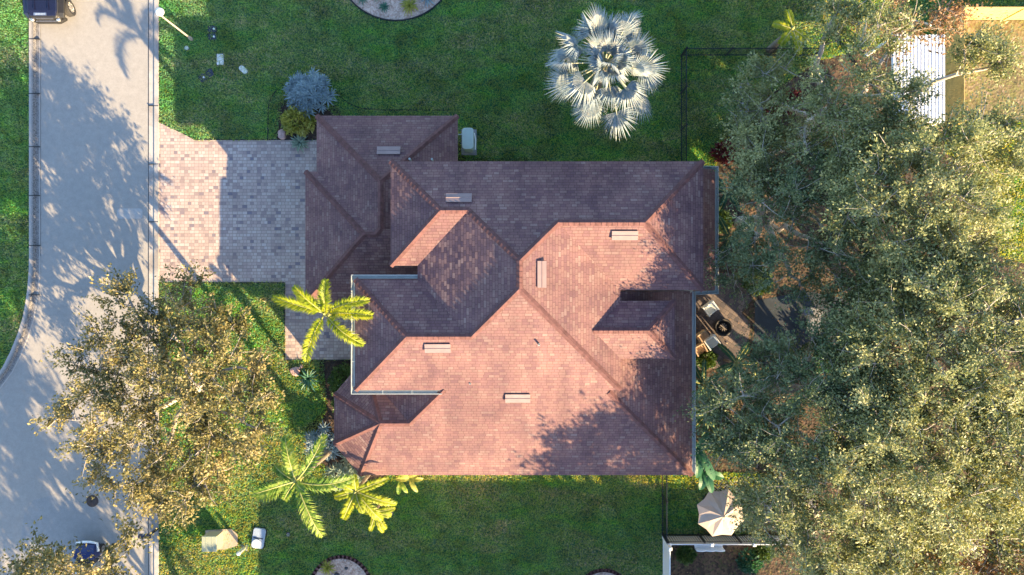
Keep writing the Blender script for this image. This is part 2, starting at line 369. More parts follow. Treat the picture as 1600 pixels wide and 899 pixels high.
M['wood_tan'] = simple('tan_wicker', (.46, .33, .22), .8, var=.25, scale=14, bmp=.5)
M['lamp_pole'] = simple('lamp_pole', (.36, .30, .24), .6)
M['lamp_glass'] = simple('lamp_globe', (.82, .82, .80), .3, var=.03)
M['edging'] = simple('black_edging', (.012, .012, .013), .6)
M['brick_edge'] = simple('brick_edging', (.10, .045, .045), .85, var=.4, scale=9, bmp=.5)
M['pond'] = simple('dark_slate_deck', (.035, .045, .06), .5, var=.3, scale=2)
M['grey_slab'] = simple('grey_slab', (.21, .21, .23), .8, var=.2, scale=4)
M['cushion'] = simple('grey_cushion', (.55, .56, .54), .8, var=.08)
def rug():
    m, t, b, o = mat('patterned_rug'); tc = N(t, 'ShaderNodeTexCoord'); sp = N(t, 'ShaderNodeSeparateXYZ'); L(t, tc.outputs['Object'], sp.inputs[0])
    def fold(x):
        p = N(t, 'ShaderNodeMath', operation='PINGPONG'); L(t, x, p.inputs[0]); p.inputs[1].default_value = .42; return p.outputs[0]
    a = N(t, 'ShaderNodeMath', operation='ADD'); L(t, fold(sp.outputs[0]), a.inputs[0]); L(t, fold(sp.outputs[1]), a.inputs[1])
    q = N(t, 'ShaderNodeMath', operation='PINGPONG'); L(t, a.outputs[0], q.inputs[0]); q.inputs[1].default_value = .085
    g = N(t, 'ShaderNodeMath', operation='GREATER_THAN'); L(t, q.outputs[0], g.inputs[0]); g.inputs[1].default_value = .045
    L(t, mix(t, g.outputs[0], (.02, .02, .025), (.5, .47, .44)), b.inputs['Base Color']); b.inputs['Roughness'].default_value = .95; return m
M['rug'] = rug()

# ---------------- the ground ----------------
def sheet(name, pts, z, m, kind='structure', px=True, org=(0, 0, 0)):
    b = MB(); P = [W(*p, z) if px else Vector((*p, z)) for p in pts]
    n = len(P); area = sum(P[i].x * P[(i + 1) % n].y - P[(i + 1) % n].x * P[i].y for i in range(n))
    if area < 0: P = P[::-1]
    b.add(P, [tuple(range(n))]); o = b.build(name, m, None, org); o['kind'] = kind
    return o
sheet('lawn', [(-9000, -9000), (9000, -9000), (9000, 9000), (-9000, 9000)], 0, M['lawn'])
KL = [(47, -900), (47, 400), (46.5, 425), (44.5, 450), (42, 470), (37, 497), (29, 522), (18, 549), (6, 573), (-12, 597), (-40, 626), (-90, 660), (-200, 700), (-360, 730)]
def offset_path(path, d):
    out = []
    for i, p in enumerate(path):
        a = Vector(path[max(i - 1, 0)]); c = Vector(path[min(i + 1, len(path) - 1)]); t = (c - a).normalized()
        out.append((p[0] - t.y * d, p[1] + t.x * d))
    return out
KL2 = offset_path(KL, -16.5)
road_poly = KL2 + [(-360, 1500), (234, 1500), (234, -900)]
sheet('road', road_poly, .006, M['road'])
# far kerb: a low rolled kerb
def kerb_strip(name, A, B, m, z0, z1):
    b = MB(); n = len(A); s = 0
    for i in range(n - 1):
        l = (Vector(A[i + 1]) - Vector(A[i])).length / PX; steps = max(1, int(l / 1.0))
        for k in range(steps):
            f0, f1 = k / steps, (k + 1) / steps
            a0 = Vector(A[i]).lerp(Vector(A[i + 1]), f0); a1 = Vector(A[i]).lerp(Vector(A[i + 1]), f1)
            b0 = Vector(B[i]).lerp(Vector(B[i + 1]), f0); b1 = Vector(B[i]).lerp(Vector(B[i + 1]), f1)
            prof = [(0, -.02), (0, z0), (.42, z0), (.58, z1), (1, z1 + .006), (1, -.02)]
            P = []
            for (u, z) in prof:
                q = a0.lerp(b0, u); P.append(W(q.x, q.y, z))
            for (u, z) in prof:
                q = a1.lerp(b1, u); P.append(W(q.x, q.y, z))
            fs = []; uvs = []
            for j in range(len(prof) - 1):
                fs.append((j, j + 6, j + 7, j + 1)); u0, u1 = prof[j][0], prof[j + 1][0]
                uvs.append([(u0, s + f0 * l), (u0, s + f1 * l), (u1, s + f1 * l), (u1, s + f0 * l)])
            b.add(P, fs, uvs)
        s += l
    return tag(b.build(name, m), kind='structure')
kerb_strip('kerb', KL, KL2, M['mildew'], .09, .02)
RK_A = [(248.5, -900), (248.5, 1500)]; RK_B = [(233, -900), (233, 1500)]
kerb_strip('kerb', RK_A, RK_B, M['gutter'], .07, .02)
# joints of the kerbs: shallow dark saw cuts
b = MB()
for y in (33, 62, 147, 230, 306, 384, 441 + 20):
    b.box(W(55, y, .06), (.52, .035, .075))
for y in (-40, 166, 257, 347, 520, 700, 800):
    b.box(W(240.8, y, .052), (.47, .03, .05))
b.box(W(47.5 + 13, 560 - 20, .0), (.01, .01, .01))
tag(b.build('kerb_joint', M['edging']), kind='structure')
b = MB()   # narrow tar joint between road slab and gutter
b.box(W(232.5, 300, .012), (.03, 75, .02)); b.box(W(241.5, 300, .035), (.02, 75, .05)); b.box(W(63.5, -200, .010), (.02, 37.5, .012))
tag(b.build('road_joint', M['edging']), kind='structure')
# repaired rectangle and slightly darker area with a curved edge on the road
def rrect(cx, cy, w_, h_, r_, n=5):
    out = []
    for (sx, sy, a0) in ((1, 1, 0), (-1, 1, 90), (-1, -1, 180), (1, -1, 270)):
        for k in range(n + 1):
            a = R(a0 + 90 * k / n); out.append((cx + sx * (w_ / 2 - r_) + r_ * math.cos(a), cy + sy * (h_ / 2 - r_) + r_ * math.sin(a)))
    return out
sheet('road_patch', rrect(203, 334, 40, 16, 5), .012, M['patch'])
arc = [(35, 899), (34, 835), (38, 805), (52, 782), (85, 773), (120, 779), (150, 800), (178, 838), (196, 880), (205, 930)]  # curved outline of the slightly darker road area
sheet('road_patch', arc + [(35, 930)], .011, concrete('darker_concrete', (.30, .30, .295), dirt=.3, stain=(.25, .24, .23)))
# driveway
drive = [(248.5, 192), (262, 198), (285, 209), (305, 219.5), (520, 219.5), (520, 470), (612, 470), (612, 562), (445.5, 562), (445.5, 441), (248.5, 441)]
sheet('driveway', drive, .024, M['paver'])
b = MB()
def edge_line(pts, wd, z0, z1, close=False):
    P = pts + ([pts[0]] if close else [])
    for p, q in zip(P, P[1:]):
        a, c = W(*p), W(*q); d = (c - a); l = d.length; 
        if l < 1e-4: continue
        mid = (a + c) / 2; b.box((mid.x, mid.y, (z0 + z1) / 2), (l + wd * .6, wd, z1 - z0), math.atan2(d.y, d.x))
edge_line([(249, 191), (262, 197), (285, 208), (305, 218.5), (494, 218.5)], .04, -.01, .035)
edge_line([(248.5, 442), (445, 442), (444.5, 562.8), (552, 562.8)], .04, -.01, .035)
tag(b.build('driveway_edge', M['edging']), kind='structure')
# planting beds
sheet('mulch_bed', [(428, 219), (430, 190), (436, 160), (500, 150), (530, 168), (540, 205), (510, 215), (505, 219)], .008, M['mulch'])
b = MB()
edge_line([(419, 219), (419, 180), (421, 160), (427, 148), (433, 141)], .04, 0, .05)
edge_line([(520, 138), (530, 150), (545, 162), (565, 170), (600, 172.5), (705, 172.5)], .04, 0, .05)
edge_line([(745, 176), (800, 215), (830, 232), (850, 244), (855, 258)], .03, 0, .03)
tag(b.build('bed_edging', M['edging']), kind='structure')
sheet('mulch_bed', [(500, 563), (620, 563), (620, 705), (600, 760), (565, 772), (512, 745), (478, 705), (480, 665), (508, 640), (498, 600)], .008, M['mulch'])
sheet('mulch_bed', [(600, 700), (675, 700), (682, 742), (640, 752), (590, 752)], .009, M['mulch'])
sheet('mulch_bed', [(706, 215), (722, 225), (730, 246), (1045, 272), (1045, 300), (640, 300), (640, 215)], .007, M['mulch'])
sheet('leaf_litter', [(1095, 300), (1150, 180), (1280, 95), (1420, 60), (1470, 130), (1478, 240), (1545, 270), (1560, 400), (1700, 440), (1700, 1100), (1045, 1100), (1045, 850), (1180, 845), (1190, 740), (1060, 735), (1060, 440), (1085, 430)], .008, M['leaf_litter'])
sheet('sandy_lane', [(1462, 45), (1476, 45), (1476, 205), (1462, 205)], .010, M['sand'])
sheet('neighbour_yard', [(1477, 32), (1700, 32), (1700, 190), (1477, 190)], .009, M['soil_grass'])
def ellipse_pts(cx, cy, rx, ry, n=48): return [(cx + rx * math.cos(2 * math.pi * k / n), cy + ry * math.sin(2 * math.pi * k / n)) for k in range(n)]
def gravel_bed(cx, cy, rx, ry, edge_mat, wd, inner=None):
    sheet('gravel_bed', ellipse_pts(cx, cy, rx, ry), .012, M['gravel'])
    global b
    b = MB(); edge_line(ellipse_pts(cx, cy, rx + wd * 14, ry + wd * 14), wd, 0, .07, True)
    tag(b.build('bed_edging', edge_mat), kind='structure')
gravel_bed(619, -58, 92, 90, M['edging'], .06)
gravel_bed(533, 925, 47, 53, M['brick_edge'], .16)
gravel_bed(943, 938, 42, 45, M['brick_edge'], .16)
# patio behind the house
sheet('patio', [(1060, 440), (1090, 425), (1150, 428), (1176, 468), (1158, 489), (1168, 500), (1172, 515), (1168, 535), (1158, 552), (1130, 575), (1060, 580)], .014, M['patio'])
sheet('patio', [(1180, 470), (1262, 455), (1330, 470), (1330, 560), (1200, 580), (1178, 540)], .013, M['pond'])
sheet('patio', [(1150, 745), (1275, 745), (1275, 830), (1150, 830)], .015, M['grey_slab'])

# ---------------- the house ----------------
S = .53 / PX
hx = W(800, 450)
house = thing('house', hx, 'large two storey hip roofed house with brown shingles in the centre of the lot', 'house')
zN = lambda x, y: 6 + (y - 285) * S
zS = lambda x, y: 6 + (583 - y) * S
zWc = lambda x, y: 6 + (x - 677) * S
zE = lambda x, y: 6 + (941 - x) * S
EZ = zS(0, 711)
GZ = 2.75
def pl(p0, p1, p2):
    """plane through three (x,y,z)"""
    a, b_, c = Vector(p0), Vector(p1), Vector(p2); n = (b_ - a).cross(c - a)
    return lambda x, y: a.z - (n.x * (x - a.x) + n.y * (y - a.y)) / n.z
zW1 = lambda x, y: 6 + (x - 642) * S
zW2 = lambda x, y: 6 + (x - 596) * S
zEn = lambda x, y: 6 + (1049 - x) * S
zSn = lambda x, y: 6 + (453 - y) * S
zSnw = lambda x, y: 6 + (421 - y) * S
zNl = lambda x, y: 6 + (y - 439) * S
zDN = lambda x, y: 6 + (y - 467) * S
zDE = lambda x, y: 6 + (1012 - x) * S
zDS = lambda x, y: 6 + (542 - y) * S
apex = (624, 631, zS(0, 631))
zWl = lambda x, y: 6 + (x - 711) * S
zNb = lambda x, y: apex[2] - (631 - y) * S
zNWb = pl(apex, (552, 598, EZ), (592, 551, EZ))
zWb = pl(apex, (552, 598, EZ), (552, 668, EZ))
zSWb = pl(apex, (552, 668, EZ), (588, 711, EZ))
zEl = lambda x, y: EZ + (1051 - x) * S
zEs = lambda x, y: EZ + (1083 - x) * S
gN = lambda x, y: GZ + (y - 282) * S
gW = lambda x, y: GZ + (x - 501.7) * S
gS = lambda x, y: GZ + (471.2 - y) * S
tN = lambda x, y: GZ + (y - 201.5) * S
tW = lambda x, y: GZ + (x - 518) * S
tE = lambda x, y: GZ + (721.5 - x) * S
upper = [
 (zN, [(642, 285), (710, 353), (745, 353), (809, 417), (857, 369), (965, 369), (1049, 285)]),
 (zW1, [(642, 285), (642, 421), (710, 353)]),
 (zSnw, [(642, 421), (677, 421), (745, 353), (710, 353)]),
 (zWc, [(677, 421), (677, 439), (749, 511), (809, 451), (809, 417), (745, 353)]),
 (zNl, [(596, 439), (677, 439), (749, 511), (668, 511)]),
 (zW2, [(596, 439), (596, 583), (668, 511)]),
 (zS, [(668, 511), (749, 511), (809, 451), (941, 583), (923, 583), (1051, 711), (588, 711), (624, 631), (663, 631), (711, 583), (596, 583)]),
 (zEn, [(1049, 285), (965, 369), (1049, 453)]),
 (zSn, [(965, 369), (857, 369), (941, 453), (1049, 453)]),
 (zE, [(809, 417), (809, 451), (941, 583), (941, 542), (903.5, 504.5), (941, 467), (941, 453), (857, 369)]),
 (zDN, [(941, 467), (903.5, 504.5), (974.5, 504.5), (1012, 467)]),
 (zDE, [(1012, 467), (974.5, 504.5), (1012, 542)]),
 (zDS, [(1012, 542), (974.5, 504.5), (903.5, 504.5), (941, 542)]),
 (zWl, [(711, 583), (663, 631), (598.5, 566.5), (598.5, 556), (711, 556)]),
 (zNb, [(663, 631), (624, 631), (598.5, 566.5)]),
 (zNWb, [(624, 631), (552, 598), (592, 551), (598.5, 566.5)]),
 (zWb, [(552, 598), (552, 668), (624, 631)]),
 (zSWb, [(552, 668), (588, 711), (624, 631)]),
 (zEl, [(1051, 711), (923, 583), (923, 454.5), (1051, 454.5)]),
 (zEs, [(1083, 285), (1083, 453), (1031, 453), (1031, 285)]),
]
garage = [
 (gW, [(501.7, 282), (501.7, 471.2), (596.3, 376.6)]),
 (gN, [(501.7, 282), (596.3, 376.6), (612.6, 376.6), (518, 282)]),
 (tW, [(518, 201.5), (518, 282), (612.6, 376.6), (619.8, 369.4), (619.8, 303.3)]),
 (tN, [(518, 201.5), (619.8, 303.3), (721.5, 201.5)]),
 (tE, [(721.5, 201.5), (619.8, 303.3), (619.8, 369.4), (659, 369.4), (659, 300), (721.5, 300)]),
 (gS, [(501.7, 471.2), (596.3, 376.6), (612.6, 376.6), (619.8, 369.4), (659, 369.4), (659, 404), (694, 404), (694, 456), (611, 456), (611, 471.2)]),
]
def roof_mesh(name, faces, parent, th=.17):
    mb = MB(); edges = {}; key = lambda p: (round(p[0], 1), round(p[1], 1), round(p[2], 1))
    F = []
    for zf, poly in faces:
        P = [W(x, y, zf(x, y)) for x, y in poly]; n = len(P)
        area = sum(P[i].x * P[(i + 1) % n].y - P[(i + 1) % n].x * P[i].y for i in range(n))
        if area < 0: P = P[::-1]
        # slope direction from the plane itself
        x0, y0 = poly[0]; gx = (zf(x0 + 32, y0) - zf(x0, y0)); gy = (zf(x0, y0 - 32) - zf(x0, y0))   # metres per metre, world axes
        g = Vector((gx, gy)); sl = g.length; up = g.normalized(); al = Vector((up.y, -up.x)); kk = math.sqrt(1 + sl * sl)
        uv = [((p.x * al.x + p.y * al.y) + 50, (p.x * up.x + p.y * up.y) * kk + 50) for p in P]
        mb.add(P, [tuple(range(n))], [uv]); F.append(P)
        for i in range(n):
            a, c = P[i], P[(i + 1) % n]; ka, kc = key(a), key(c)
            if (kc, ka) in edges: edges.pop((kc, ka))
            else: edges[(ka, kc)] = (a, c)
    roof = mb.build(name, M['shingle'], parent)
    fb = MB(); D = Vector((0, 0, th))
    for a, c in edges.values(): fb.add([a - Vector((0, 0, .012)), c - Vector((0, 0, .012)), c - D, a - D], [(0, 3, 2, 1)])
    for P in F: fb.add([p - D for p in P], [tuple(range(len(P) - 1, -1, -1))])
    fb.build('fascia', M['fascia'], roof)
    return roof
roofU = roof_mesh('roof', upper, house)
roofG = roof_mesh('roof', garage, house); roofG['label'] = 'lower roof over the garage'
def cap_line(mb, pts, wd=.25, lift=.045):
    """course of lapped cap shingles along a hip or ridge"""
    for p, q in zip(pts, pts[1:]):
        a, c = W(*p), W(*q); d = c - a; l = d.length; d.normalize(); side = Vector((-d.y, d.x, 0))
        if side.length < 1e-4: continue
        side.normalize(); n = max(1, int(l / .20)); up = side.cross(d); up = up if up.z > 0 else -up
        if a.z > c.z: a, c = c, a; d = -d
        for k in range(n):
            s0 = a + d * (l * k / n); s1 = a + d * (l * (k + 1) / n + .03)
            h0, h1 = lift + .022, lift
            mb.add([s0 - side * wd / 2 - up * .03 + up * (h0 - .04), s0 + up * h0, s0 + side * wd / 2 - up * .03 + up * (h0 - .04),
                    s1 - side * wd / 2 - up * .03 + up * (h1 - .04), s1 + up * h1, s1 + side * wd / 2 - up * .03 + up * (h1 - .04),
                    s0 - side * wd / 2 - up * .07, s0 + side * wd / 2 - up * .07],
                   [(0, 3, 4, 1), (1, 4, 5, 2), (0, 1, 2, 7, 6)])
P3 = lambda x, y, zf: (x, y, zf(x, y))
for ln in ([P3(642, 285, zN), P3(710, 353, zN), P3(745, 353, zN), P3(809, 417, zN)], [P3(809, 417, zN), P3(857, 369, zN), P3(965, 369, zN), P3(1049, 285, zN)],
           [P3(642, 421, zW1), P3(710, 353, zN)], [P3(809, 417, zN), P3(809, 451, zS)], [P3(596, 439, zNl), P3(668, 511, zNl), P3(749, 511, zS), P3(809, 451, zS)],
           [P3(596, 583, zS), P3(668, 511, zS)], [P3(809, 451, zS), P3(941, 583, zS)], [P3(965, 369, zSn), P3(1049, 453, zSn)],
           [P3(903.5, 504.5, zDN), P3(974.5, 504.5, zDN), P3(1012, 467, zDN)], [P3(974.5, 504.5, zDS), P3(1012, 542, zDS)],
           [P3(711, 583, zS), P3(663, 631, zS), apex], [apex, (552, 598, EZ)], [apex, (552, 668, EZ)], [apex, (588, 711, EZ)], [apex, P3(599, 568, zNWb)],
           [P3(927, 587, zS), P3(1051, 711, zS)]):
    cu = MB(); cap_line(cu, ln); cu.build('ridge_cap', M['ridge'], roofU)
for ln in ([P3(501.7, 282, gN), P3(596.3, 376.6, gN), P3(612.6, 376.6, gN), P3(619.8, 369.4, tW), P3(619.8, 303.3, tW)], [P3(501.7, 471.2, gS), P3(596.3, 376.6, gS)],
           [P3(518, 201.5, tN), P3(619.8, 303.3, tN)], [P3(721.5, 201.5, tN), P3(619.8, 303.3, tN)]):
    cg = MB(); cap_line(cg, ln); cg.build('ridge_cap', M['ridge'], roofG)
# off-ridge vents and pipes
def roof_vent(ix, iy, zf, roof, vertical=False):
    z = 6.0
    for _ in range(30):
        p = I(ix, iy, z); qx, qy = p.x * PX + 800, 449.5 - p.y * PX; z = .5 * z + .5 * (zf(qx, qy) + .1)
    p = I(ix, iy, z - .1); qx, qy = p.x * PX + 800, 449.5 - p.y * PX
    x0 = zf(qx + 32, qy) - zf(qx, qy); y0 = zf(qx, qy - 32) - zf(qx, qy)
    up = Vector((x0, y0)).normalized(); sl = math.hypot(x0, y0); U = Vector((up.x, up.y, sl)).normalized(); A = Vector((up.y, -up.x, 0)); Nn = A.cross(U); Nn = Nn if Nn.z > 0 else -Nn
    o = W(qx, qy, zf(qx, qy)); Ln, Wd, Hh = 1.02, .36, .13
    def q(a, u, n): return o + A * a + U * u + Nn * n
    mb = MB(); h = Ln / 2
    mb.add([q(-h, -Wd / 2, Hh * .75), q(h, -Wd / 2, Hh * .75), q(h, Wd / 2, Hh * .25), q(-h, Wd / 2, Hh * .25),
            q(-h, -Wd / 2, Hh * .75 + .03), q(h, -Wd / 2, Hh * .75 + .03), q(h, Wd / 2, Hh * .25 + .03), q(-h, Wd / 2, Hh * .25 + .03)],
           [(3, 2, 1, 0), (4, 5, 6, 7), (0, 1, 5, 4), (1, 2, 6, 5), (2, 3, 7, 6), (3, 0, 4, 7)])
    for s_ in (-1, 1):   # end cheeks and flange
        mb.add([q(s_ * (h - .02), -Wd / 2 + .02, 0), q(s_ * (h - .02), Wd / 2 - .02, 0), q(s_ * (h - .02), Wd / 2 - .02, Hh * .25), q(s_ * (h - .02), -Wd / 2 + .02, Hh * .75),
                q(s_ * (h - .05), -Wd / 2 + .02, 0), q(s_ * (h - .05), Wd / 2 - .02, 0), q(s_ * (h - .05), Wd / 2 - .02, Hh * .25), q(s_ * (h - .05), -Wd / 2 + .02, Hh * .75)],
               [(0, 1, 2, 3), (7, 6, 5, 4), (0, 3, 7, 4), (1, 5, 6, 2), (3, 2, 6, 7)])
    mb.add([q(-h, -.02, Hh * .53 + .033), q(h, -.02, Hh * .53 + .033), q(h, 0, Hh * .5 + .05), q(-h, 0, Hh * .5 + .05), q(h, .02, Hh * .47 + .033), q(-h, .02, Hh * .47 + .033)], [(0, 1, 2, 3), (3, 2, 4, 5)])
    mb.build('roof_vent', M['vent'], roof)
    mb = MB(); mb.add([q(-h + .06, -Wd / 2 + .04, .004), q(h - .06, -Wd / 2 + .04, .004), q(h - .06, Wd / 2 - .04, .004), q(-h + .06, Wd / 2 - .04, .004),
                       q(-h + .06, -Wd / 2 + .04, .07), q(h - .06, -Wd / 2 + .04, .07), q(h - .06, Wd / 2 - .04, .03), q(-h + .06, Wd / 2 - .04, .03)],
                      [(3, 2, 1, 0), (4, 5, 6, 7), (0, 1, 5, 4), (1, 2, 6, 5), (2, 3, 7, 6), (3, 0, 4, 7)])
    mb.build('vent_screen', M['dark'], roof)
roof_vent(607.5, 237, tN, roofG)
for a in ((717, 311, zN), (976, 367, zSn), (845, 429, zE), (684, 543, zS), (809, 621, zS)): roof_vent(*a, roofU)
for (ix, iy, z) in ((842, 538, 7.05), (735, 599, 6.0)):
    p = I(ix, iy, z); mb = MB(); mb.lathe((p.x, p.y, z - .3), [(.05, 0), (.045, .12), (.04, .5), (.028, .5), (.028, .45)], 10); mb.lathe((p.x, p.y, z - .12), [(.13, -.02), (.06, .08)], 10)
    mb.build('vent_pipe', M['gutter_metal'], roofU)
for (ix, iy, z) in ((640, 248.5, 4.2), (675, 249, 3.7)):
    p = I(ix, iy, z); mb = MB(); mb.lathe((p.x, p.y, z - .8), [(.04, 0), (.035, .78), (.05, .8), (.05, .84), (.02, .84)], 10)
    mb.build('vent_pipe', M['gutter_metal'], roofG)
# gutters: open white troughs hung on the eaves
def gutter(path, z, roof=None):
    mb = MB(); wdt = .10
    P = [W(x, y, z) for x, y in path]; n = len(P); sides = []
    for i in range(n):
        d0 = (P[i] - P[i - 1]).normalized() if i else None; d1 = (P[i + 1] - P[i]).normalized() if i < n - 1 else None
        if d0 is None: d0 = d1
        if d1 is None: d1 = d0
        n0 = Vector((d0.y, -d0.x, 0)); n1 = Vector((d1.y, -d1.x, 0)); m_ = (n0 + n1); m_ = m_ / max(.3, m_.dot(n0)); sides.append(m_)
    prof = [(.01, -.02), (.01, -.13), (wdt, -.13), (wdt + .02, .0), (wdt + .045, .0), (wdt + .02, -.15), (-.005, -.15), (-.005, -.02)]
    for i in range(n - 1):
        for (u0, v0), (u1, v1) in zip(prof, prof[1:] + prof[:1]):
            mb.add([P[i] + sides[i] * u0 + Vector((0, 0, v0)), P[i + 1] + sides[i + 1] * u0 + Vector((0, 0, v0)),
                    P[i + 1] + sides[i + 1] * u1 + Vector((0, 0, v1)), P[i] + sides[i] * u1 + Vector((0, 0, v1))], [(0, 1, 2, 3)])
        d = P[i + 1] - P[i]; k = int(d.length / 1.25)
        for j in range(1, k + 1):     # hanger straps
            c = P[i] + d * (j / (k + 1)) + sides[i].normalized() * (wdt / 2 + .01)
            mb.box((c.x, c.y, c.z - .005), (wdt + .03 if abs(d.x) < abs(d.y) else .025, .025 if abs(d.x) < abs(d.y) else wdt + .03, .008))
    mb.build('gutter', M['gutter_metal'], house)
gutter([(677, 439), (596, 439), (596, 583), (711, 583)][::-1] and [(677, 437.5), (595, 437.5), (595, 584), (709, 584)], 6.0)
gutter([(1051.5, 710), (1051.5, 455)], EZ)
gutter([(1055, 455), (1083.5, 454), (1083.5, 285), (1050, 284)], EZ)
gutter([(612, 472), (502, 472)], GZ)
# walls
def walls(poly, z1, m=M['stucco'], z0=-.05):
    mb = MB(); mb.prism([W(x, y) for x, y in poly], z0, z1); return mb.build('wall', m, house)
walls([(658, 301), (1033, 301), (1033, 437), (925, 437), (925, 483), (996, 483), (996, 526), (925, 526), (925, 567), (612, 567), (612, 455), (693, 455), (693, 405), (658, 405)], 6.04)
walls([(603, 566), (568, 604), (568, 664), (597, 697), (1035, 697), (1035, 470), (1067, 440), (1067, 302), (1036, 302), (1036, 440), (928, 440), (928, 570), (612, 570)], 3.93)
walls([(518, 298), (534, 298), (534, 217), (706, 217), (706, 298), (655, 298), (655, 410), (608, 452), (518, 452)], 2.8)
# openings that only show from the side
def opening(name, c, along, wd, ht, mat_, framed=True):
    x, y, z = c; dx, dy = along
    f = MB(); rz = math.atan2(dy, dx); f.box((x, y, z), (wd, .08, ht), rz); fo = f.build(name, M['soffit'], house)
    if framed:
        g = MB(); nx, ny = -dy, dx
        for s_ in (1, -1): g.box((x + nx * .035 * s_, y + ny * .035 * s_, z), (wd - .14, .03, ht - .14), rz)
        g.build('pane', mat_, fo)
    return fo
for px_ in (700, 780, 860, 960): q = W(px_, 697); opening('window', (q.x, q.y, 1.6), (1, 0), 1.3, 1.4, M['glass'])
for px_ in (700, 800, 900, 990): q = W(px_, 301); opening('window', (q.x, q.y, 4.6), (1, 0), 1.2, 1.3, M['glass'])
for py_ in (485, 535): q = W(612, py_); opening('window', (q.x, q.y, 4.7), (0, 1), .9, 1.3, M['glass'])
q = W(568, 634); opening('window', (q.x, q.y, 1.7), (0, 1), 1.2, 1.7, M['glass'])
q = W(518, 375); gd = opening('garage_door', (q.x, q.y, 1.15), (0, 1), 4.3, 2.3, M['soffit'])
q = W(612, 510); fd = opening('door', (q.x, q.y, 1.1), (0, 1), 1.0, 2.2, M['bark_dark'])
q = W(1035, 520); opening('window', (q.x, q.y, 1.2), (0, 1), 2.4, 2.2, M['glass'])

# the neighbour's house south of the frame (its shadow covers the side lawn)
nh = thing('house', W(1000, 1330), 'neighbouring hip roofed house just beyond the south side lawn', 'house')
X0, X1, Y0, Y1 = 700, 1400, 1138, 1376; e = 5.6; hf = (Y1 - Y0) / 2
rf = [((lambda x, y: e + (y - Y0) * S), [(X0, Y0), (X0 + hf, Y0 + hf), (X1 - hf, Y0 + hf), (X1, Y0)]),
      ((lambda x, y: e + (Y1 - y) * S), [(X0, Y1), (X1, Y1), (X1 - hf, Y0 + hf), (X0 + hf, Y0 + hf)]),
      ((lambda x, y: e + (x - X0) * S), [(X0, Y0), (X0, Y1), (X0 + hf, Y0 + hf)]),
      ((lambda x, y: e + (X1 - x) * S), [(X1, Y0), (X1, Y1), (X1 - hf, Y0 + hf)])]
roof_mesh('roof', rf, nh)
mb = MB(); mb.prism([W(X0 + 16, Y0 + 16), W(X1 - 16, Y0 + 16), W(X1 - 16, Y1 - 16), W(X0 + 16, Y1 - 16)], 0, e + .05); mb.build('wall', M['stucco'], nh)

# ---------------- foliage ----------------
rng = np.random.default_rng(7)
def unit(v): return v / np.maximum(np.linalg.norm(v, axis=-1, keepdims=True), 1e-9)
def leaf_quads(P, D, Nn, ln, wd):
    """diamond leaves: P base, D direction, Nn normal, lengths, widths -> verts, quads"""
    D = unit(D); B = unit(np.cross(D, Nn)); Nf = np.cross(B, D)
    ln = ln[:, None]; wd = wd[:, None]
    v = np.stack([P, P + D * ln * .45 + B * wd * .5 + Nf * ln * .06, P + D * ln, P + D * ln * .45 - B * wd * .5 + Nf * ln * .06], 1)
    return v.reshape(-1, 3), np.arange(len(P) * 4).reshape(-1, 4)

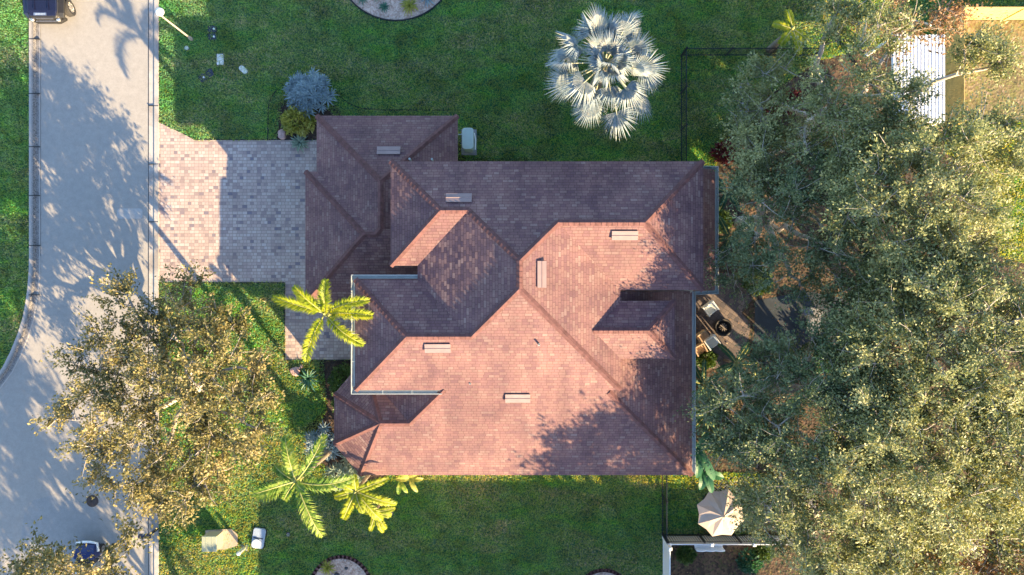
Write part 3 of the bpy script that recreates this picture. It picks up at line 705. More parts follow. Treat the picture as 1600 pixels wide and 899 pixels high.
def oak(label, base, blobs, leafm, seed, plan=False, rs=1.0, trunk_r=.3, clump=.9, sprays=12, leaves=30, leaf=(.17, .085), bark='bark', group=None, name='oak_tree', fork=2.2, lean=(0, 0), zflat=.55, cr=.95, limb_vis=1.0, gap=.78):
    """blobs: (photo x, photo y, height, radius m, vertical radius m)"""
    r = np.random.default_rng(seed); rnd = random.Random(seed)
    b0 = W(*base); t = thing(name, b0, label, 'tree', group)
    C = []
    for (ix, iy, z, rad, rz) in blobs:
        rad = rad * rs; c = np.array(W(ix, iy, z) if plan else I(ix, iy, z)); n = max(3, int(math.pi * rad * rad * clump))
        for _ in range(n):
            for _try in range(6):
                d = unit(r.normal(size=3)); d[2] = abs(d[2]) if r.random() < .8 else d[2]
                u = r.random() ** .36
                p = c + d * np.array([rad, rad, rz]) * u
                if all(np.linalg.norm((p - q) * [1, 1, .8]) > gap for q in C[-60:]): break
            C.append(p)
    C = np.array(C)
    # limbs
    mb = MB(); top = np.array([b0.x + lean[0], b0.y + lean[1], fork]); net = [top]; nrad = [trunk_r * .75]
    mb.tube([b0 - Vector((0, 0, .1)), b0 + Vector((lean[0] * .1, lean[1] * .1, .3)), b0 + Vector((lean[0] * .5, lean[1] * .5, fork * .5)), Vector(top)], [trunk_r * 1.5, trunk_r * 1.1, trunk_r * .9, trunk_r * .8], 10)
    order = np.argsort(np.linalg.norm(C - top, axis=1))
    main = []
    far = sorted(range(len(C)), key=lambda i: -np.linalg.norm(C[i][:2] - top[:2]) + r.random() * 1.5)
    for i in far:
        if all(np.linalg.norm(C[i] - C[j]) > 2.0 for j in main): main.append(i)
        if len(main) >= 11: break
    def branch(a, c, r0, r1, k=6, sag=.0):
        a = np.array(a); c = np.array(c); l = np.linalg.norm(c - a); mid = (a + c) / 2 + r.normal(size=3) * l * .10 + np.array([0, 0, l * .12])
        pts = []; 
        for q in range(k + 1):
            s = q / k; p = (1 - s) ** 2 * a + 2 * s * (1 - s) * mid + s * s * c
            if 0 < q < k: p = p + r.normal(size=3) * l * .018
            pts.append(p)
        rr = [r0 + (r1 - r0) * (q / k) for q in range(k + 1)]
        mb.tube([Vector(p) for p in pts], rr, 6 if r0 > .04 else 4, cap=False)
        return pts, rr
    for i in main:
        d0 = np.linalg.norm(C[i] - top)
        pts, rr = branch(top, C[i], min(trunk_r * .55, .05 + d0 * .03), .04, 9); net += pts[1:]; nrad += rr[1:]
    rest = [i for i in order if i not in main]
    for i in rest:
        NA = np.array(net); dd = np.linalg.norm(NA - C[i], axis=1) + (NA[:, 2] > C[i][2] + .3) * 1.0; j = int(np.argmin(dd))
        pts, rr = branch(net[j], C[i], min(nrad[j] * .7, .05), .016, 4); net += pts[1:]; nrad += rr[1:]
    # sprays
    PP = []; DD = []; NN = []; centre = C.mean(0)
    for c in C:
        out = unit(c - centre)
        ns = max(4, int(sprays * (.6 + .8 * r.random())))
        dirs = unit(r.normal(size=(ns, 3)) * [1, 1, zflat] + out * .55 + [0, 0, .25])
        ln = cr * (.5 + .85 * r.random(ns) ** 1.5)
        for k in range(ns):
            base_p = c + r.normal(size=3) * .08; tip = base_p + dirs[k] * ln[k]
            if k % 2 == 0: mb.tube([Vector(base_p), Vector((base_p + tip) / 2 + r.normal(size=3) * .05), Vector(tip)], [.016 * limb_vis, .010 * limb_vis, .005], 3, cap=False)
        nl = ns * leaves; idx = np.repeat(np.arange(ns), leaves); s = (.15 + .95 * r.random(nl) ** .8)
        p = c + dirs[idx] * (ln[idx] * s)[:, None] + r.normal(size=(nl, 3)) * (.04 + .085 * s[:, None] * (ln[idx] / cr)[:, None])
        PP.append(p); DD.append(dirs[idx] * .9 + r.normal(size=(nl, 3)) * .8); NN.append(r.normal(size=(nl, 3)) * .42 + [0, 0, .55] + unit(p - c + [0, 0, .15]) * .9)
    PP = np.concatenate(PP); DD = np.concatenate(DD); NN = np.concatenate(NN); n = len(PP)
    V, Q = leaf_quads(PP, DD, NN, leaf[0] * (.45 + 1.1 * r.random(n)), leaf[1] * (.45 + 1.1 * r.random(n)))
    mb.build('trunk', M[bark], t, smooth=True)
    np_mesh('crown', V, Q, M[leafm], t)
    return t

OG = 'oaks shading the back garden'
oak('open crowned oak with thin brownish leaves overhanging the street kerb', (330, 600),
    [(225, 520, 4.4, 2.6, 0.90), (320, 500, 4.1, 2.0, 0.83), (160, 560, 4.4, 1.6, 0.75), (300, 590, 5.4, 2.6, 0.98), (200, 650, 4.8, 2.7, 1.05), (120, 655, 4.2, 1.3, 0.60),
     (350, 660, 5.1, 2.2, 1.05), (280, 715, 4.6, 2.6, 1.05), (190, 725, 3.9, 1.5, 0.68), (240, 770, 3.5, 1.2, 0.52), (390, 610, 4.2, 1.1, 0.60)], 'front_leaf', 11, trunk_r=.24, clump=.86, sprays=13, leaves=42, leaf=(.130, .074), limb_vis=1.4, rs=.86)
oak('oak crown reaching in at the bottom edge over the road', (190, 860),
    [(60, 885, 5.6, 1.6, 1.0), (130, 885, 5.8, 1.5, 1.0), (190, 880, 5.4, 1.4, 1.0), (110, 950, 6.4, 2.6, 1.4), (20, 930, 5.5, 1.6, 1), (215, 960, 5.6, 1.6, 1)], 'front_leaf', 12, trunk_r=.22, clump=.85, sprays=10, leaves=32, leaf=(.145, .085), limb_vis=1.3, rs=.86)
back = [
 ('pale crowned oak spreading over the north end of the back garden', (1250, 215), [(1325, 120, 8.2, 2.2, 1.4), (1375, 160, 8.2, 1.6, 1.2), (1300, 210, 7.0, 2.2, 1.5), (1345, 50, 8.0, 1.7, 1.2), (1515, 80, 7.6, .7, .5), (1545, 100, 7.6, .4, .4), (1210, 170, 6.0, 1.6, 1.1), (1180, 250, 6.2, 1.7, 1.1), (1370, 250, 8.3, 2.4, 1.4), (1180, 245, 6.5, 1.2, .8), (1172, 185, 6.0, 1.1, .8), (1200, 130, 6.2, 1.1, .8)], 'olive_leaf'),
 ('broad sunlit oak at the right edge, north of centre', (1350, 340), [(1450, 270, 9.5, 2.7, 1.7), (1535, 245, 9.2, 1.9, 1.3), (1475, 330, 9.5, 2.4, 1.5), (1400, 330, 9.2, 2.8, 1.6), (1545, 275, 8.6, 1.2, .9), (1340, 270, 8, 2.0, 1.3), (1470, 400, 9.2, 2.4, 1.4)], 'olive_leaf'),
 ('dark leaved shaded oak between the house corner and the pale oaks', (1160, 350), [(1200, 330, 6.2, 2.4, 1.5), (1270, 300, 6.8, 2.2, 1.4), (1220, 410, 6.2, 2.2, 1.4), (1300, 400, 6.8, 2.2, 1.4), (1160, 410, 5.0, 1.2, .9), (1340, 420, 6.8, 1.8, 1.2)], 'green_leaf'),
 ('big sunlit oak filling the right edge at mid height', (1370, 500), [(1440, 480, 9.6, 2.8, 1.6), (1535, 500, 10, 2.6, 1.5), (1390, 560, 9.0, 2.6, 1.5), (1500, 580, 10, 3.0, 1.7), (1590, 560, 10, 2.4, 1.6), (1380, 470, 8.4, 1.8, 1.1), (1440, 430, 8.8, 1.6, 1.1)], 'olive_leaf'),
 ('grey green oak hanging over the east eave of the house', (1160, 600), [(1180, 620, 6.6, 2.2, 1.4), (1260, 580, 7.4, 2.4, 1.4), (1310, 640, 8.2, 2.6, 1.5), (1220, 690, 7.0, 2.4, 1.5), (1140, 680, 5.6, 1.2, .9), (1150, 650, 6.0, 1.8, 1.0), (1215, 560, 6.4, 1.4, 1.0), (1320, 550, 7.4, 1.5, 1.0), (1300, 495, 7.4, 1.3, .9)], 'green_leaf'),
 ('tall oak in the lower right between garden and frame edge', (1340, 690), [(1400, 690, 9.4, 3.0, 1.6), (1480, 720, 9.4, 2.8, 1.6), (1560, 690, 9.6, 2.8, 1.6), (1340, 740, 8.6, 2.4, 1.4), (1430, 790, 8.6, 2.4, 1.4), (1330, 660, 8.8, 2.0, 1.3)], 'olive_leaf'),
 ('silvery oak leaning over the parasol and white fence', (1230, 780), [(1240, 770, 7.0, 2.2, 1.4), (1290, 820, 7.2, 2.4, 1.4), (1200, 720, 6.4, 1.6, 1.1), (1230, 830, 6.2, 1.5, 1.0), (1350, 850, 7.2, 2.2, 1.4), (1190, 800, 5.6, .9, .7), (1300, 890, 6.6, 1.8, 1.2)], 'olive_leaf'),
 ('oak at the lower right corner beside the rusty crown', (1440, 820), [(1420, 880, 7.8, 2.2, 1.4), (1590, 790, 8.4, 2.0, 1.3), (1600, 890, 7.6, 2.0, 1.3), (1540, 770, 8.6, 1.8, 1.2), (1480, 940, 7.5, 2, 1.2)], 'olive_leaf'),
]
for i, (lb, bs, bl, lm) in enumerate(back):
    dark = lm == 'green_leaf'
    oak(lb, bs, bl, lm, 30 + i, trunk_r=.3, rs=.76, clump=1.0 if dark else 1.12, sprays=16, leaves=58, leaf=(.112, .052), group=OG, fork=2.6, limb_vis=1.2)
oak('rusty orange leaved tree in the lower right corner', (1440, 790), [(1500, 840, 7.0, 1.8, 1.2), (1530, 860, 7.0, 1.4, 1.0), (1470, 870, 6.5, 1.2, .9)], 'rust_leaf', 51, trunk_r=.16, clump=1.1, sprays=11, leaves=28, leaf=(.16, .085), name='tree')
oak('small tan leaved tree at the end of the yellow fence', (1395, 60), [(1430, 30, 5.0, 1.3, .8), (1470, 35, 4.6, .9, .7), (1395, 45, 4.8, .9, .7)], 'rust_leaf', 52, trunk_r=.1, clump=1.0, sprays=9, leaves=22, leaf=(.15, .07), name='tree')
# trees standing beyond the south edge of the frame, whose shade falls into it
oak('oak in the neighbouring front garden beyond the bottom edge', (470, 1230), [(400, 1150, 7.0, 2.6, 1.6), (470, 1230, 7.6, 2.8, 1.8), (540, 1310, 7.2, 2.8, 1.6), (420, 1310, 6.6, 2.4, 1.4), (560, 1200, 6.4, 1.6, 1.2)], 'olive_leaf', 61, plan=True, clump=.75, sprays=10, leaves=28, leaf=(.2, .12), limb_vis=1.3)
oak('tall oak beyond the right edge of the back garden', (1600, 700), [(1500, 640, 9.5, 2.8, 1.8), (1600, 720, 9.8, 3.0, 1.8), (1540, 780, 9.4, 2.6, 1.6), (1700, 790, 9.4, 2.8, 1.7), (1640, 620, 9.0, 2.4, 1.5)], 'olive_leaf', 63, plan=True, clump=1.0, sprays=12, leaves=30, leaf=(.2, .12))
oak('tall oak beyond the bottom edge behind the parasol garden', (1180, 1090), [(1385, 1290, 9.5, 2.6, 1.5), (1480, 1330, 10.5, 3.0, 1.6), (1340, 1390, 9.0, 2.0, 1.3), (1480, 1480, 10, 2.6, 1.5)], 'olive_leaf', 62, clump=1.0, sprays=13, leaves=36, leaf=(.15, .08))

# feather palm frond -------------------------------------------------
def frond(parent, base, az, ln, e0, droop, wdt, leafm, seed, n=44, name='frond', lw=.045, plume=0.0):
    r = np.random.default_rng(seed); k = 14; pts = []; p = np.array(base, float); e = e0; d2 = np.array([math.cos(az), math.sin(az)])
    bend = r.normal() * .25
    for i in range(k + 1):
        pts.append(p.copy()); s = i / k; a = az + bend * s
        d = np.array([math.cos(a) * math.cos(e), math.sin(a) * math.cos(e), math.sin(e)]); p = p + d * ln / k; e -= droop / k * (0.4 + 1.2 * s)
    pts = np.array(pts)
    P = []; D = []; NNs = []; Ls = []; Ws = []
    for s_ in (-1, 1):
        for j in range(n):
            s = .12 + .88 * (j + r.random() * .6) / n; f = s * k; i0 = min(int(f), k - 1); q = pts[i0] * (1 - (f - i0)) + pts[i0 + 1] * (f - i0)
            t = unit(pts[i0 + 1] - pts[i0]); side = unit(np.cross(t, [0, 0, 1])) * s_; up = np.cross(side, t) * s_
            up = up if up[2] > 0 else -up
            l = wdt * (math.sin(math.pi * min(1, s * .93 + .05)) ** .55) * (.85 + .3 * r.random())
            dd = side * .85 + t * (.55 + .5 * s) + up * (.12 + r.normal() * .12 + plume * (r.random() * 1.6 - .3))
            P.append(q); D.append(dd); NNs.append(up + side * -.5 + r.normal(size=3) * .15); Ls.append(l); Ws.append(lw * (.8 + .5 * r.random()))
    P = np.array(P); D = unit(np.array(D)); NNs = np.array(NNs); Ls = np.array(Ls)[:, None]; Ws = np.array(Ws)[:, None]
    B = unit(np.cross(D, NNs)); dn = np.array([0, 0, -1.0])
    m1 = P + D * Ls * .5; tp = P + D * Ls + dn * Ls * .28
    V = np.stack([P - B * Ws * .4, P + B * Ws * .4, m1 + B * Ws * .55, m1 - B * Ws * .55, tp], 1)   # quad + tip
    nq = len(P); o = np.arange(nq)[:, None] * 5
    F = np.concatenate([o + [0, 1, 2, 3], o + [3, 2, 4, 4]], 0)
    V = V.reshape(-1, 3)
    me = MB(); me.add([tuple(v) for v in V], [tuple(f[:4]) if f[2] != f[3] else tuple(f[:3]) for f in F.tolist()])
    fo = me.build(name, M[leafm], parent)
    rb = MB(); rb.tube([Vector(q) for q in pts], [.035 * (1 - .85 * i / k) + .004 for i in range(k + 1)], 5); rb.build('midrib', M['rachis'], fo, smooth=True)
    return fo
def palm(label, crown_px, z, fronds, leafm, seed, group=None, trunk_r=.13, name='palm_tree', n=44, lw=.045, base=None, plume=0.0):
    c = I(*crown_px, z); b0 = Vector((c.x, c.y, 0)) if base is None else W(*base); t = thing(name, b0, label, 'palm', group)
    mb = MB(); k = 12; pts = [b0.lerp(Vector(c), i / k) for i in range(k + 1)]
    mb.tube(pts, [trunk_r * (1.35 - .5 * i / k + (.05 if i % 2 else 0)) for i in range(k + 1)], 10); mb.build('trunk', M['palm_bark'], t, smooth=True)
    mb = MB(); mb.lathe((c.x, c.y, c.z - .5), [(trunk_r * .9, 0), (trunk_r * 1.2, .15), (trunk_r * .8, .45), (.03, .75)], 10); mb.build('crownshaft', M['rachis'], t, smooth=True)
    for i, (az, ln, e0, dr, wd) in enumerate(fronds):
        frond(t, (c.x, c.y, c.z), R(az), ln, R(e0), R(dr), wd, leafm, seed * 50 + i, n=n, lw=lw, plume=plume)
    return t
palm('bright yellow green palm overhanging the front walkway pavers', (508, 490), 6.3,
     [(82, 1.55, 48, 75, .42), (30, 2.0, 30, 70, .40), (4, 2.1, 22, 60, .42), (-48, 2.1, 25, 70, .42), (-118, 2.2, 25, 75, .42), (160, 2.3, 25, 70, .42), (138, 1.7, 38, 70, .40), (60, .9, 70, 30, .2)], 'frond_yellow', 3, n=80, lw=.032, plume=.8)
palm('feathery green palm beside the blue shrubs at the front corner', (462, 752), 6.0,
     [(98, 2.0, 30, 60, .50), (45, 2.4, 25, 60, .46), (-8, 2.5, 25, 65, .50), (-62, 2.7, 20, 70, .52), (-30, .9, 60, 40, .3), (205, 2.1, 15, 80, .50), (190, 1.8, 35, 60, .42), (235, 1.0, 30, 90, .3), (150, 1.2, 10, 70, .35)], 'frond_green', 4, n=30, lw=.055)
palm('young yellow palm at the south front corner of the house', (556, 768), 4.2,
     [(30, 1.7, 35, 70, .30), (-15, 1.9, 20, 60, .32), (-45, 1.8, 20, 70, .34), (-115, 1.5, 20, 80, .34), (190, 1.0, 25, 70, .30), (-70, 1.0, 40, 60, .26), (85, .9, 45, 60, .26), (140, .8, 45, 60, .24)], 'frond_yellow', 5, n=26, trunk_r=.08, lw=.07)
palm('small yellow tipped palm on the side lawn east of the young palm', (586, 800), 2.2,
     [(15, 1.0, 30, 60, .24), (-15, .8, 20, 70, .22), (-70, 1.1, 20, 70, .2), (-100, 1.0, 20, 70, .2), (-50, 1.0, 25, 70, .2), (170, .5, 30, 70, .2)], 'frond_yellow', 6, n=18, trunk_r=.05, lw=.07)
palm('half lit palm poking over the dark fence at the top', (1238, 45), 3.0,
     [(110, .9, 20, 60, .3), (170, .9, 20, 60, .3), (-40, 1.0, 20, 70, .3), (-75, 1.2, 15, 60, .3), (230, .9, 20, 60, .3)], 'frond_yellow', 8, n=30)

# fan palm -------------------------------------------------------------
def fan_palm():
    z = 6.9; c = I(945, 100, z); b0 = Vector((c.x, c.y, 0)); t = thing('fan_palm', b0, 'large silver blue fan palm standing on the north lawn', 'palm')
    mb = MB(); mb.tube([b0 + (Vector(c) - b0) * (i / 10) for i in range(11)], [.34 - .014 * i for i in range(11)], 12); mb.build('trunk', M['palm_bark'], t, smooth=True)
    r = np.random.default_rng(5)
    specs = []
    for i in range(15): specs.append((360 * i / 15 + r.normal() * 11, 1.3 + .65 * r.random(), -18 + r.normal() * 12, .95 + .3 * r.random()))
    for i in range(12): specs.append((360 * i / 12 + 14 + r.normal() * 12, .9 + .55 * r.random(), 16 + r.normal() * 12, .95 + .25 * r.random()))
    for i in range(13): specs.append((360 * i / 13 + 30 + r.normal() * 18, .35 + .5 * r.random(), 48 + r.normal() * 12, .85 + .15 * r.random()))
    for az, pl_, el, fr in specs:
        a = R(az); e = R(el); d = np.array([math.cos(a) * math.cos(e), math.sin(a) * math.cos(e), math.sin(e)]); o = np.array(c) + [0, 0, .1]
        hub = o + d * pl_ + np.array([0, 0, -.12 * pl_])
        side = unit(np.cross(d, [0, 0, 1])); up = np.cross(side, d); up = up if up[2] > 0 else -up
        tw = r.normal() * .75; side, up = side * math.cos(tw) + up * math.sin(tw), up * math.cos(tw) - side * math.sin(tw)
        V = []; F = []; n = 34; spread = R(92 + 18 * r.random()); crl = r.random()
        for k in range(n):
            th = -spread + 2 * spread * (k + .5) / n; th += r.normal() * .02; f = abs(th) / spread
            l = fr * (1 - .28 * f) * (.9 + .15 * r.random()); dr = -.15 - .6 * crl - .5 * f * f + r.normal() * .10
            v = d * math.cos(th) + side * math.sin(th); fold = (-.15 - .5 * crl) * math.sin(f * math.pi / 2)
            mid = hub + v * l * .52 + up * (.10 + fold * .4) * l * .5; tip = hub + v * l + up * (fold * .8) * l + np.array([0, 0, dr * l * .5])
            pv = unit(np.cross(v, up)); wd = spread * 2 / n * l * .52 * .55
            zz = up * .022
            b_ = len(V); V += [hub, mid + pv * wd - zz, mid + zz, mid - pv * wd - zz, tip - (tip - mid) * .0]
            F += [(b_, b_ + 1, b_ + 2), (b_, b_ + 2, b_ + 3), (b_ + 1, b_ + 4, b_ + 2), (b_ + 2, b_ + 4, b_ + 3)]
        np_ = MB(); np_.add([tuple(v) for v in V], F); fo = np_.build('frond', M['frond_silver'], t)
        pb = MB(); pb.tube([Vector(o), Vector((o + hub) / 2 + [0, 0, .05]), Vector(hub), Vector(hub + d * fr * .35)], [.04, .032, .026, .01], 5); pb.build('petiole', M['petiole'], fo, smooth=True)
fan_palm()

# rosettes, shrubs -------------------------------------------------------
def rosette(mb, c, n, ln, wd, seed, lo=8, hi=75):
    r = random.Random(seed)
    for i in range(n):
        f = (i + .5) / n; el = R(lo + (hi - lo) * f ** 1.2 + r.uniform(-5, 5)); az = i * 2.39996 + r.uniform(-.2, .2); l = ln * (1 - .35 * f) * r.uniform(.85, 1.12)
        d = Vector((math.cos(az), math.sin(az), 0)); s = Vector((-d.y, d.x, 0)); P = []
        for k, (u, w_) in enumerate(((0, .55), (.35, 1.0), (.7, .75), (1.0, 0.04))):
            e = el - R(22) * u * u; q = Vector(c) + d * (l * u * math.cos(e)) + Vector((0, 0, l * u * math.sin(e) + .02)); h = wd * w_ / 2
            P += [q - s * h + Vector((0, 0, h * .7)), q, q + s * h + Vector((0, 0, h * .7))]
        F = []
        for k in range(3):
            a = k * 3; F += [(a, a + 3, a + 4, a + 1), (a + 1, a + 4, a + 5, a + 2)]
        mb.add(P, F)
def agave(label, px_, py_, n, ln, wd, m, seed, z=0, name='agave', cat='agave', group=None, lo=8):
    c = W(px_, py_, z); mb = MB(); rosette(mb, c, n, ln, wd, seed, lo); o = mb.build(name, M[m], None, c); return tag(o, label, cat, group)
def leafy(parent, name, c, rx, ry, rz, n, leaf, m, seed, up=.6, core=.5):
    r = np.random.default_rng(seed); d = unit(r.normal(size=(n, 3))); d[:, 2] = np.abs(d[:, 2]); u = core + (1 - core) * r.random((n, 1)) ** .6
    lob = 1 + .18 * np.sin(d[:, :1] * 7 + seed) * np.cos(d[:, 1:2] * 6 + seed * 2)
    P = np.array(c) + d * [rx, ry, rz] * u * lob; V, Q = leaf_quads(P, d * .9 + r.normal(size=(n, 3)) * .5 + [0, 0, .1], r.normal(size=(n, 3)) * .5 + [0, 0, 1], leaf[0] * (.6 + .8 * r.random(n)), leaf[1] * (.6 + .8 * r.random(n)))
    return np_mesh(name, V, Q, M[m], parent)
def shrub(label, px_, py_, rx, ry, rz, n, leaf, m, seed, z=0, name='shrub', cat='shrub', group=None):
    c = W(px_, py_, z); t = thing(name, c, label, cat, group)
    mb = MB(); r = random.Random(seed)
    for k in range(7):
        a = k * .9; mb.tube([c, c + Vector((math.cos(a) * rx * .3, math.sin(a) * ry * .3, rz * .45)), c + Vector((math.cos(a) * rx * .7, math.sin(a) * ry * .7, rz * .8))], [.03, .02, .008], 5)
    mb.build('stem', M['bark_dark'], t); leafy(t, 'foliage', (c.x, c.y, z + rz * .15), rx, ry, rz, n, leaf, m, seed); return t
def rosette_clump(label, cx, cy, rx, ry, k, ln, m, seed, z=.35, name='succulent_shrub'):
    c = W(cx, cy); t = thing(name, c, label, 'shrub'); r = random.Random(seed); mb = MB(); st = MB()
    for i in range(k):
        a = i * 2.39996; u = math.sqrt((i + .5) / k); q = Vector((c.x + rx * u * math.cos(a) + r.uniform(-.08, .08), c.y + ry * u * math.sin(a) + r.uniform(-.08, .08), z + .55 * (1 - u * u) + r.uniform(-.05, .1)))
        rosette(mb, q, 20, ln * r.uniform(.8, 1.2), .055, seed * 100 + i, -5, 80); st.tube([Vector((c.x + (q.x - c.x) * .5, c.y + (q.y - c.y) * .5, 0)), q], [.035, .03], 5)
    st.build('stem', M['bark_dark'], t); mb.build('foliage', M[m], t)
rosette_clump('big blue grey spiky shrub beside the garage roof corner', 487, 150, 1.10, .92, 38, .46, 'agave_blue', 3)
rosette_clump('blue grey spiky shrub next to the southwest bay of the house', 510, 690, .85, .75, 24, .42, 'agave_blue', 4)
rosette_clump('grey green spiky shrub below the bay corner, between the two palms', 545, 738, .8, .7, 20, .42, 'agave_grey', 5)
shrub('yellow and green variegated shrub by the garage corner', 468, 190, .78, .68, .7, 1500, (.17, .08), 'croton', 6)
agave('small grey green agave at the top edge of the driveway', 469, 224, 34, .62, .10, 'agave_grey', 7)
agave('spiky green agave in the front bed below the walkway', 483, 592, 24, .85, .085, 'agave_green', 8, lo=4)
tall = shrub('rounded green shrub in the front bed left of the bay roof', 543, 597, .75, .9, .95, 1700, (.12, .085), 'shrub_leaf', 9)
shrub('low green shrub against the bay wall', 538, 630, .5, .5, .7, 800, (.12, .085), 'shrub_leaf', 10)
for i, (x, y) in enumerate(((770, 243), (800, 246), (745, 240))):
    shrub(['dark shrub against the north wall, nearest the garage wing', 'dark shrub against the north wall, farthest from the garage wing', 'dark shrub close to the pale equipment box'][i], [790, 815, 758][i], 258, .45, .35, .5, 600, (.08, .05), 'shrub_leaf', 20 + i, group='shrubs along the north wall')
def rock(label, px_, py_, s, seed, m='stone', h=.6):
    c = W(px_, py_); me = bpy.data.meshes.new('rock'); bm = bmesh.new(); bmesh.ops.create_icosphere(bm, subdivisions=3, radius=1)
    r = random.Random(seed); ph = [r.uniform(0, 6) for _ in range(6)]
    for v in bm.verts:
        k = 1 + .14 * math.sin(v.co.x * 3 + ph[0]) + .12 * math.sin(v.co.y * 4 + ph[1]) + .1 * math.sin(v.co.z * 5 + ph[2]) + .05 * math.sin(v.co.x * 11 + ph[3])
        v.co = Vector((v.co.x * s * k, v.co.y * s * k * .9, v.co.z * s * h * k + s * h * .6))
    bm.to_mesh(me); bm.free(); return tag(link('rock', me, M[m], None, c), label, 'rock')
rock('round pinkish stone beside the variegated shrub', 441, 211, .24, 1)
rock('pink boulder in the front bed beside the green agave', 462, 580, .23, 2)
rock('small pink rock touching the larger boulder in the front bed', 471, 573, .10, 3)
rock('small grey stone on the lawn near the small yellow tipped palm', 611, 802, .12, 4, 'grey_slab')
# top round bed
for i, (x, y, n, ln, m, lb) in enumerate(((566, -2, 22, .42, 'agave_green', 'small green rosette at the left of the gravel bed'), (589, -6, 22, .45, 'agave_grey', 'pale rosette in the gravel bed at the top edge'),
        (600, 12, 26, .34, 'agave_green', 'compact dark green rosette in the gravel bed'), (640, 10, 44, .60, 'croton', 'bright green spiky plant, largest in the gravel bed'), (668, -2, 34, .55, 'agave_blue', 'grey blue plant at the right of the gravel bed'), (627, -8, 24, .4, 'agave_blue', 'grey rosette behind the bright green spiky plant'))):
    agave(lb, x, y, n, ln, .06, m, 70 + i, name='rosette_plant', cat='plant', group='plants in the round gravel bed')
agave('yellow green tufted plant at the rim of the bottom gravel bed', 512, 886, 46, .55, .05, 'croton', 80, name='tufted_plant', cat='plant')
rock('dark rounded stone in the bottom gravel bed', 527, 899, .14, 5, 'pond'); rock('small black stone near the rim of the bottom gravel bed', 541, 888, .08, 6, 'pond')
# banana plants & understory on the east side
def big_leaf(mb, base, az, ln, wd, e0, droop, seed):
    r = random.Random(seed); k = 12; p = Vector(base); e = e0; rows = []
    for i in range(k + 1):
        s = i / k; d = Vector((math.cos(az) * math.cos(e), math.sin(az) * math.cos(e), math.sin(e))); side = Vector((-math.sin(az), math.cos(az), 0))
        h = wd / 2 * (math.sin(math.pi * min(.98, s * .95 + .04)) ** .6) * r.uniform(.82, 1.0); rows.append((p + side * h + Vector((0, 0, h * .35)), p.copy(), p - side * h + Vector((0, 0, h * .35)))); p = p + d * ln / k; e -= droop / k
    P = [q for row in rows for q in row]; F = []
    for i in range(k):
        a = i * 3; F += [(a, a + 1, a + 4, a + 3), (a + 1, a + 2, a + 5, a + 4)]
    mb.add(P, F)
def banana(label, ix, iy, z, leaves, m, seed, group=None, wd=.42):
    c = I(ix, iy, z); b0 = Vector((c.x, c.y, 0)); t = thing('banana_plant', b0, label, 'plant', group)
    mb = MB(); mb.tube([b0, b0.lerp(Vector(c), .5), Vector(c)], [.11, .09, .06], 8); mb.build('stem', M['rachis'], t, smooth=True)
    for i, (az, ln, e0) in enumerate(leaves):
        mb = MB(); big_leaf(mb, c, R(az), ln, wd, R(e0), R(75), seed + i); mb.build('leaf', M[m], t)
BG = 'banana plants along the east wall'
banana('dark green banana plant at the southeast corner of the house', 1088, 700, 3.2, [(130, 1.2, 40), (-60, 1.9, 25), (-85, 1.6, 20), (60, 1.0, 50), (20, 1.2, 30), (200, .8, 40)], 'banana', 90, BG)
banana('banana plant with broad leaves beside the umbrella', 1100, 735, 2.6, [(-70, 1.2, 30), (-100, 1.0, 30), (-20, 1.0, 40), (100, 1.2, 40), (180, .8, 40)], 'banana', 95, BG)
banana('yellow leaved banana plant against the south wall', 640, 748, 1.7, [(0, .7, 40), (180, .7, 40), (30, .6, 60), (-60, .8, 30), (140, .7, 50)], 'croton', 99, wd=.25)
banana('green leaf plant against the south wall, right of the young palm', 626, 752, 1.6, [(-100, .7, 30), (-60, .7, 30), (90, .4, 50)], 'frond_green', 104, wd=.25)
FG = 'ferns and leafy plants under the oaks'
def fern(label, ix, iy, z, ln, n, seed, m='fern_leaf', wd=.22):
    c = I(ix, iy, z); b0 = Vector((c.x, c.y, 0)); t = thing('tree_fern', b0, label, 'fern', FG)
    mb = MB(); mb.tube([b0, Vector(c)], [.08, .05], 7); mb.build('stem', M['bark_dark'], t)
    r = random.Random(seed)
    for i in range(n): frond(t, tuple(c), 2 * math.pi * i / n + r.uniform(-.3, .3), ln * r.uniform(.75, 1.1), R(r.uniform(15, 45)), R(80), wd, m, seed * 30 + i, n=24, lw=.06)
fern('green fern by the northeast eave corner', 1135, 300, 3.0, 1.3, 6, 1); fern('green fern halfway down the east eave', 1140, 372, 2.6, 1.4, 6, 2)
fern('dark fern at the rim of the patio', 1150, 568, 1.8, 1.2, 8, 3); fern('dark fern against the east wall below the patio', 1100, 600, 2.4, 1.2, 8, 4)
fern('blue green fern beside the east gutter', 1102, 648, 2.2, 1.1, 8, 5); fern('dark fern between patio and slate deck', 1180, 590, 1.6, 1.1, 7, 6)
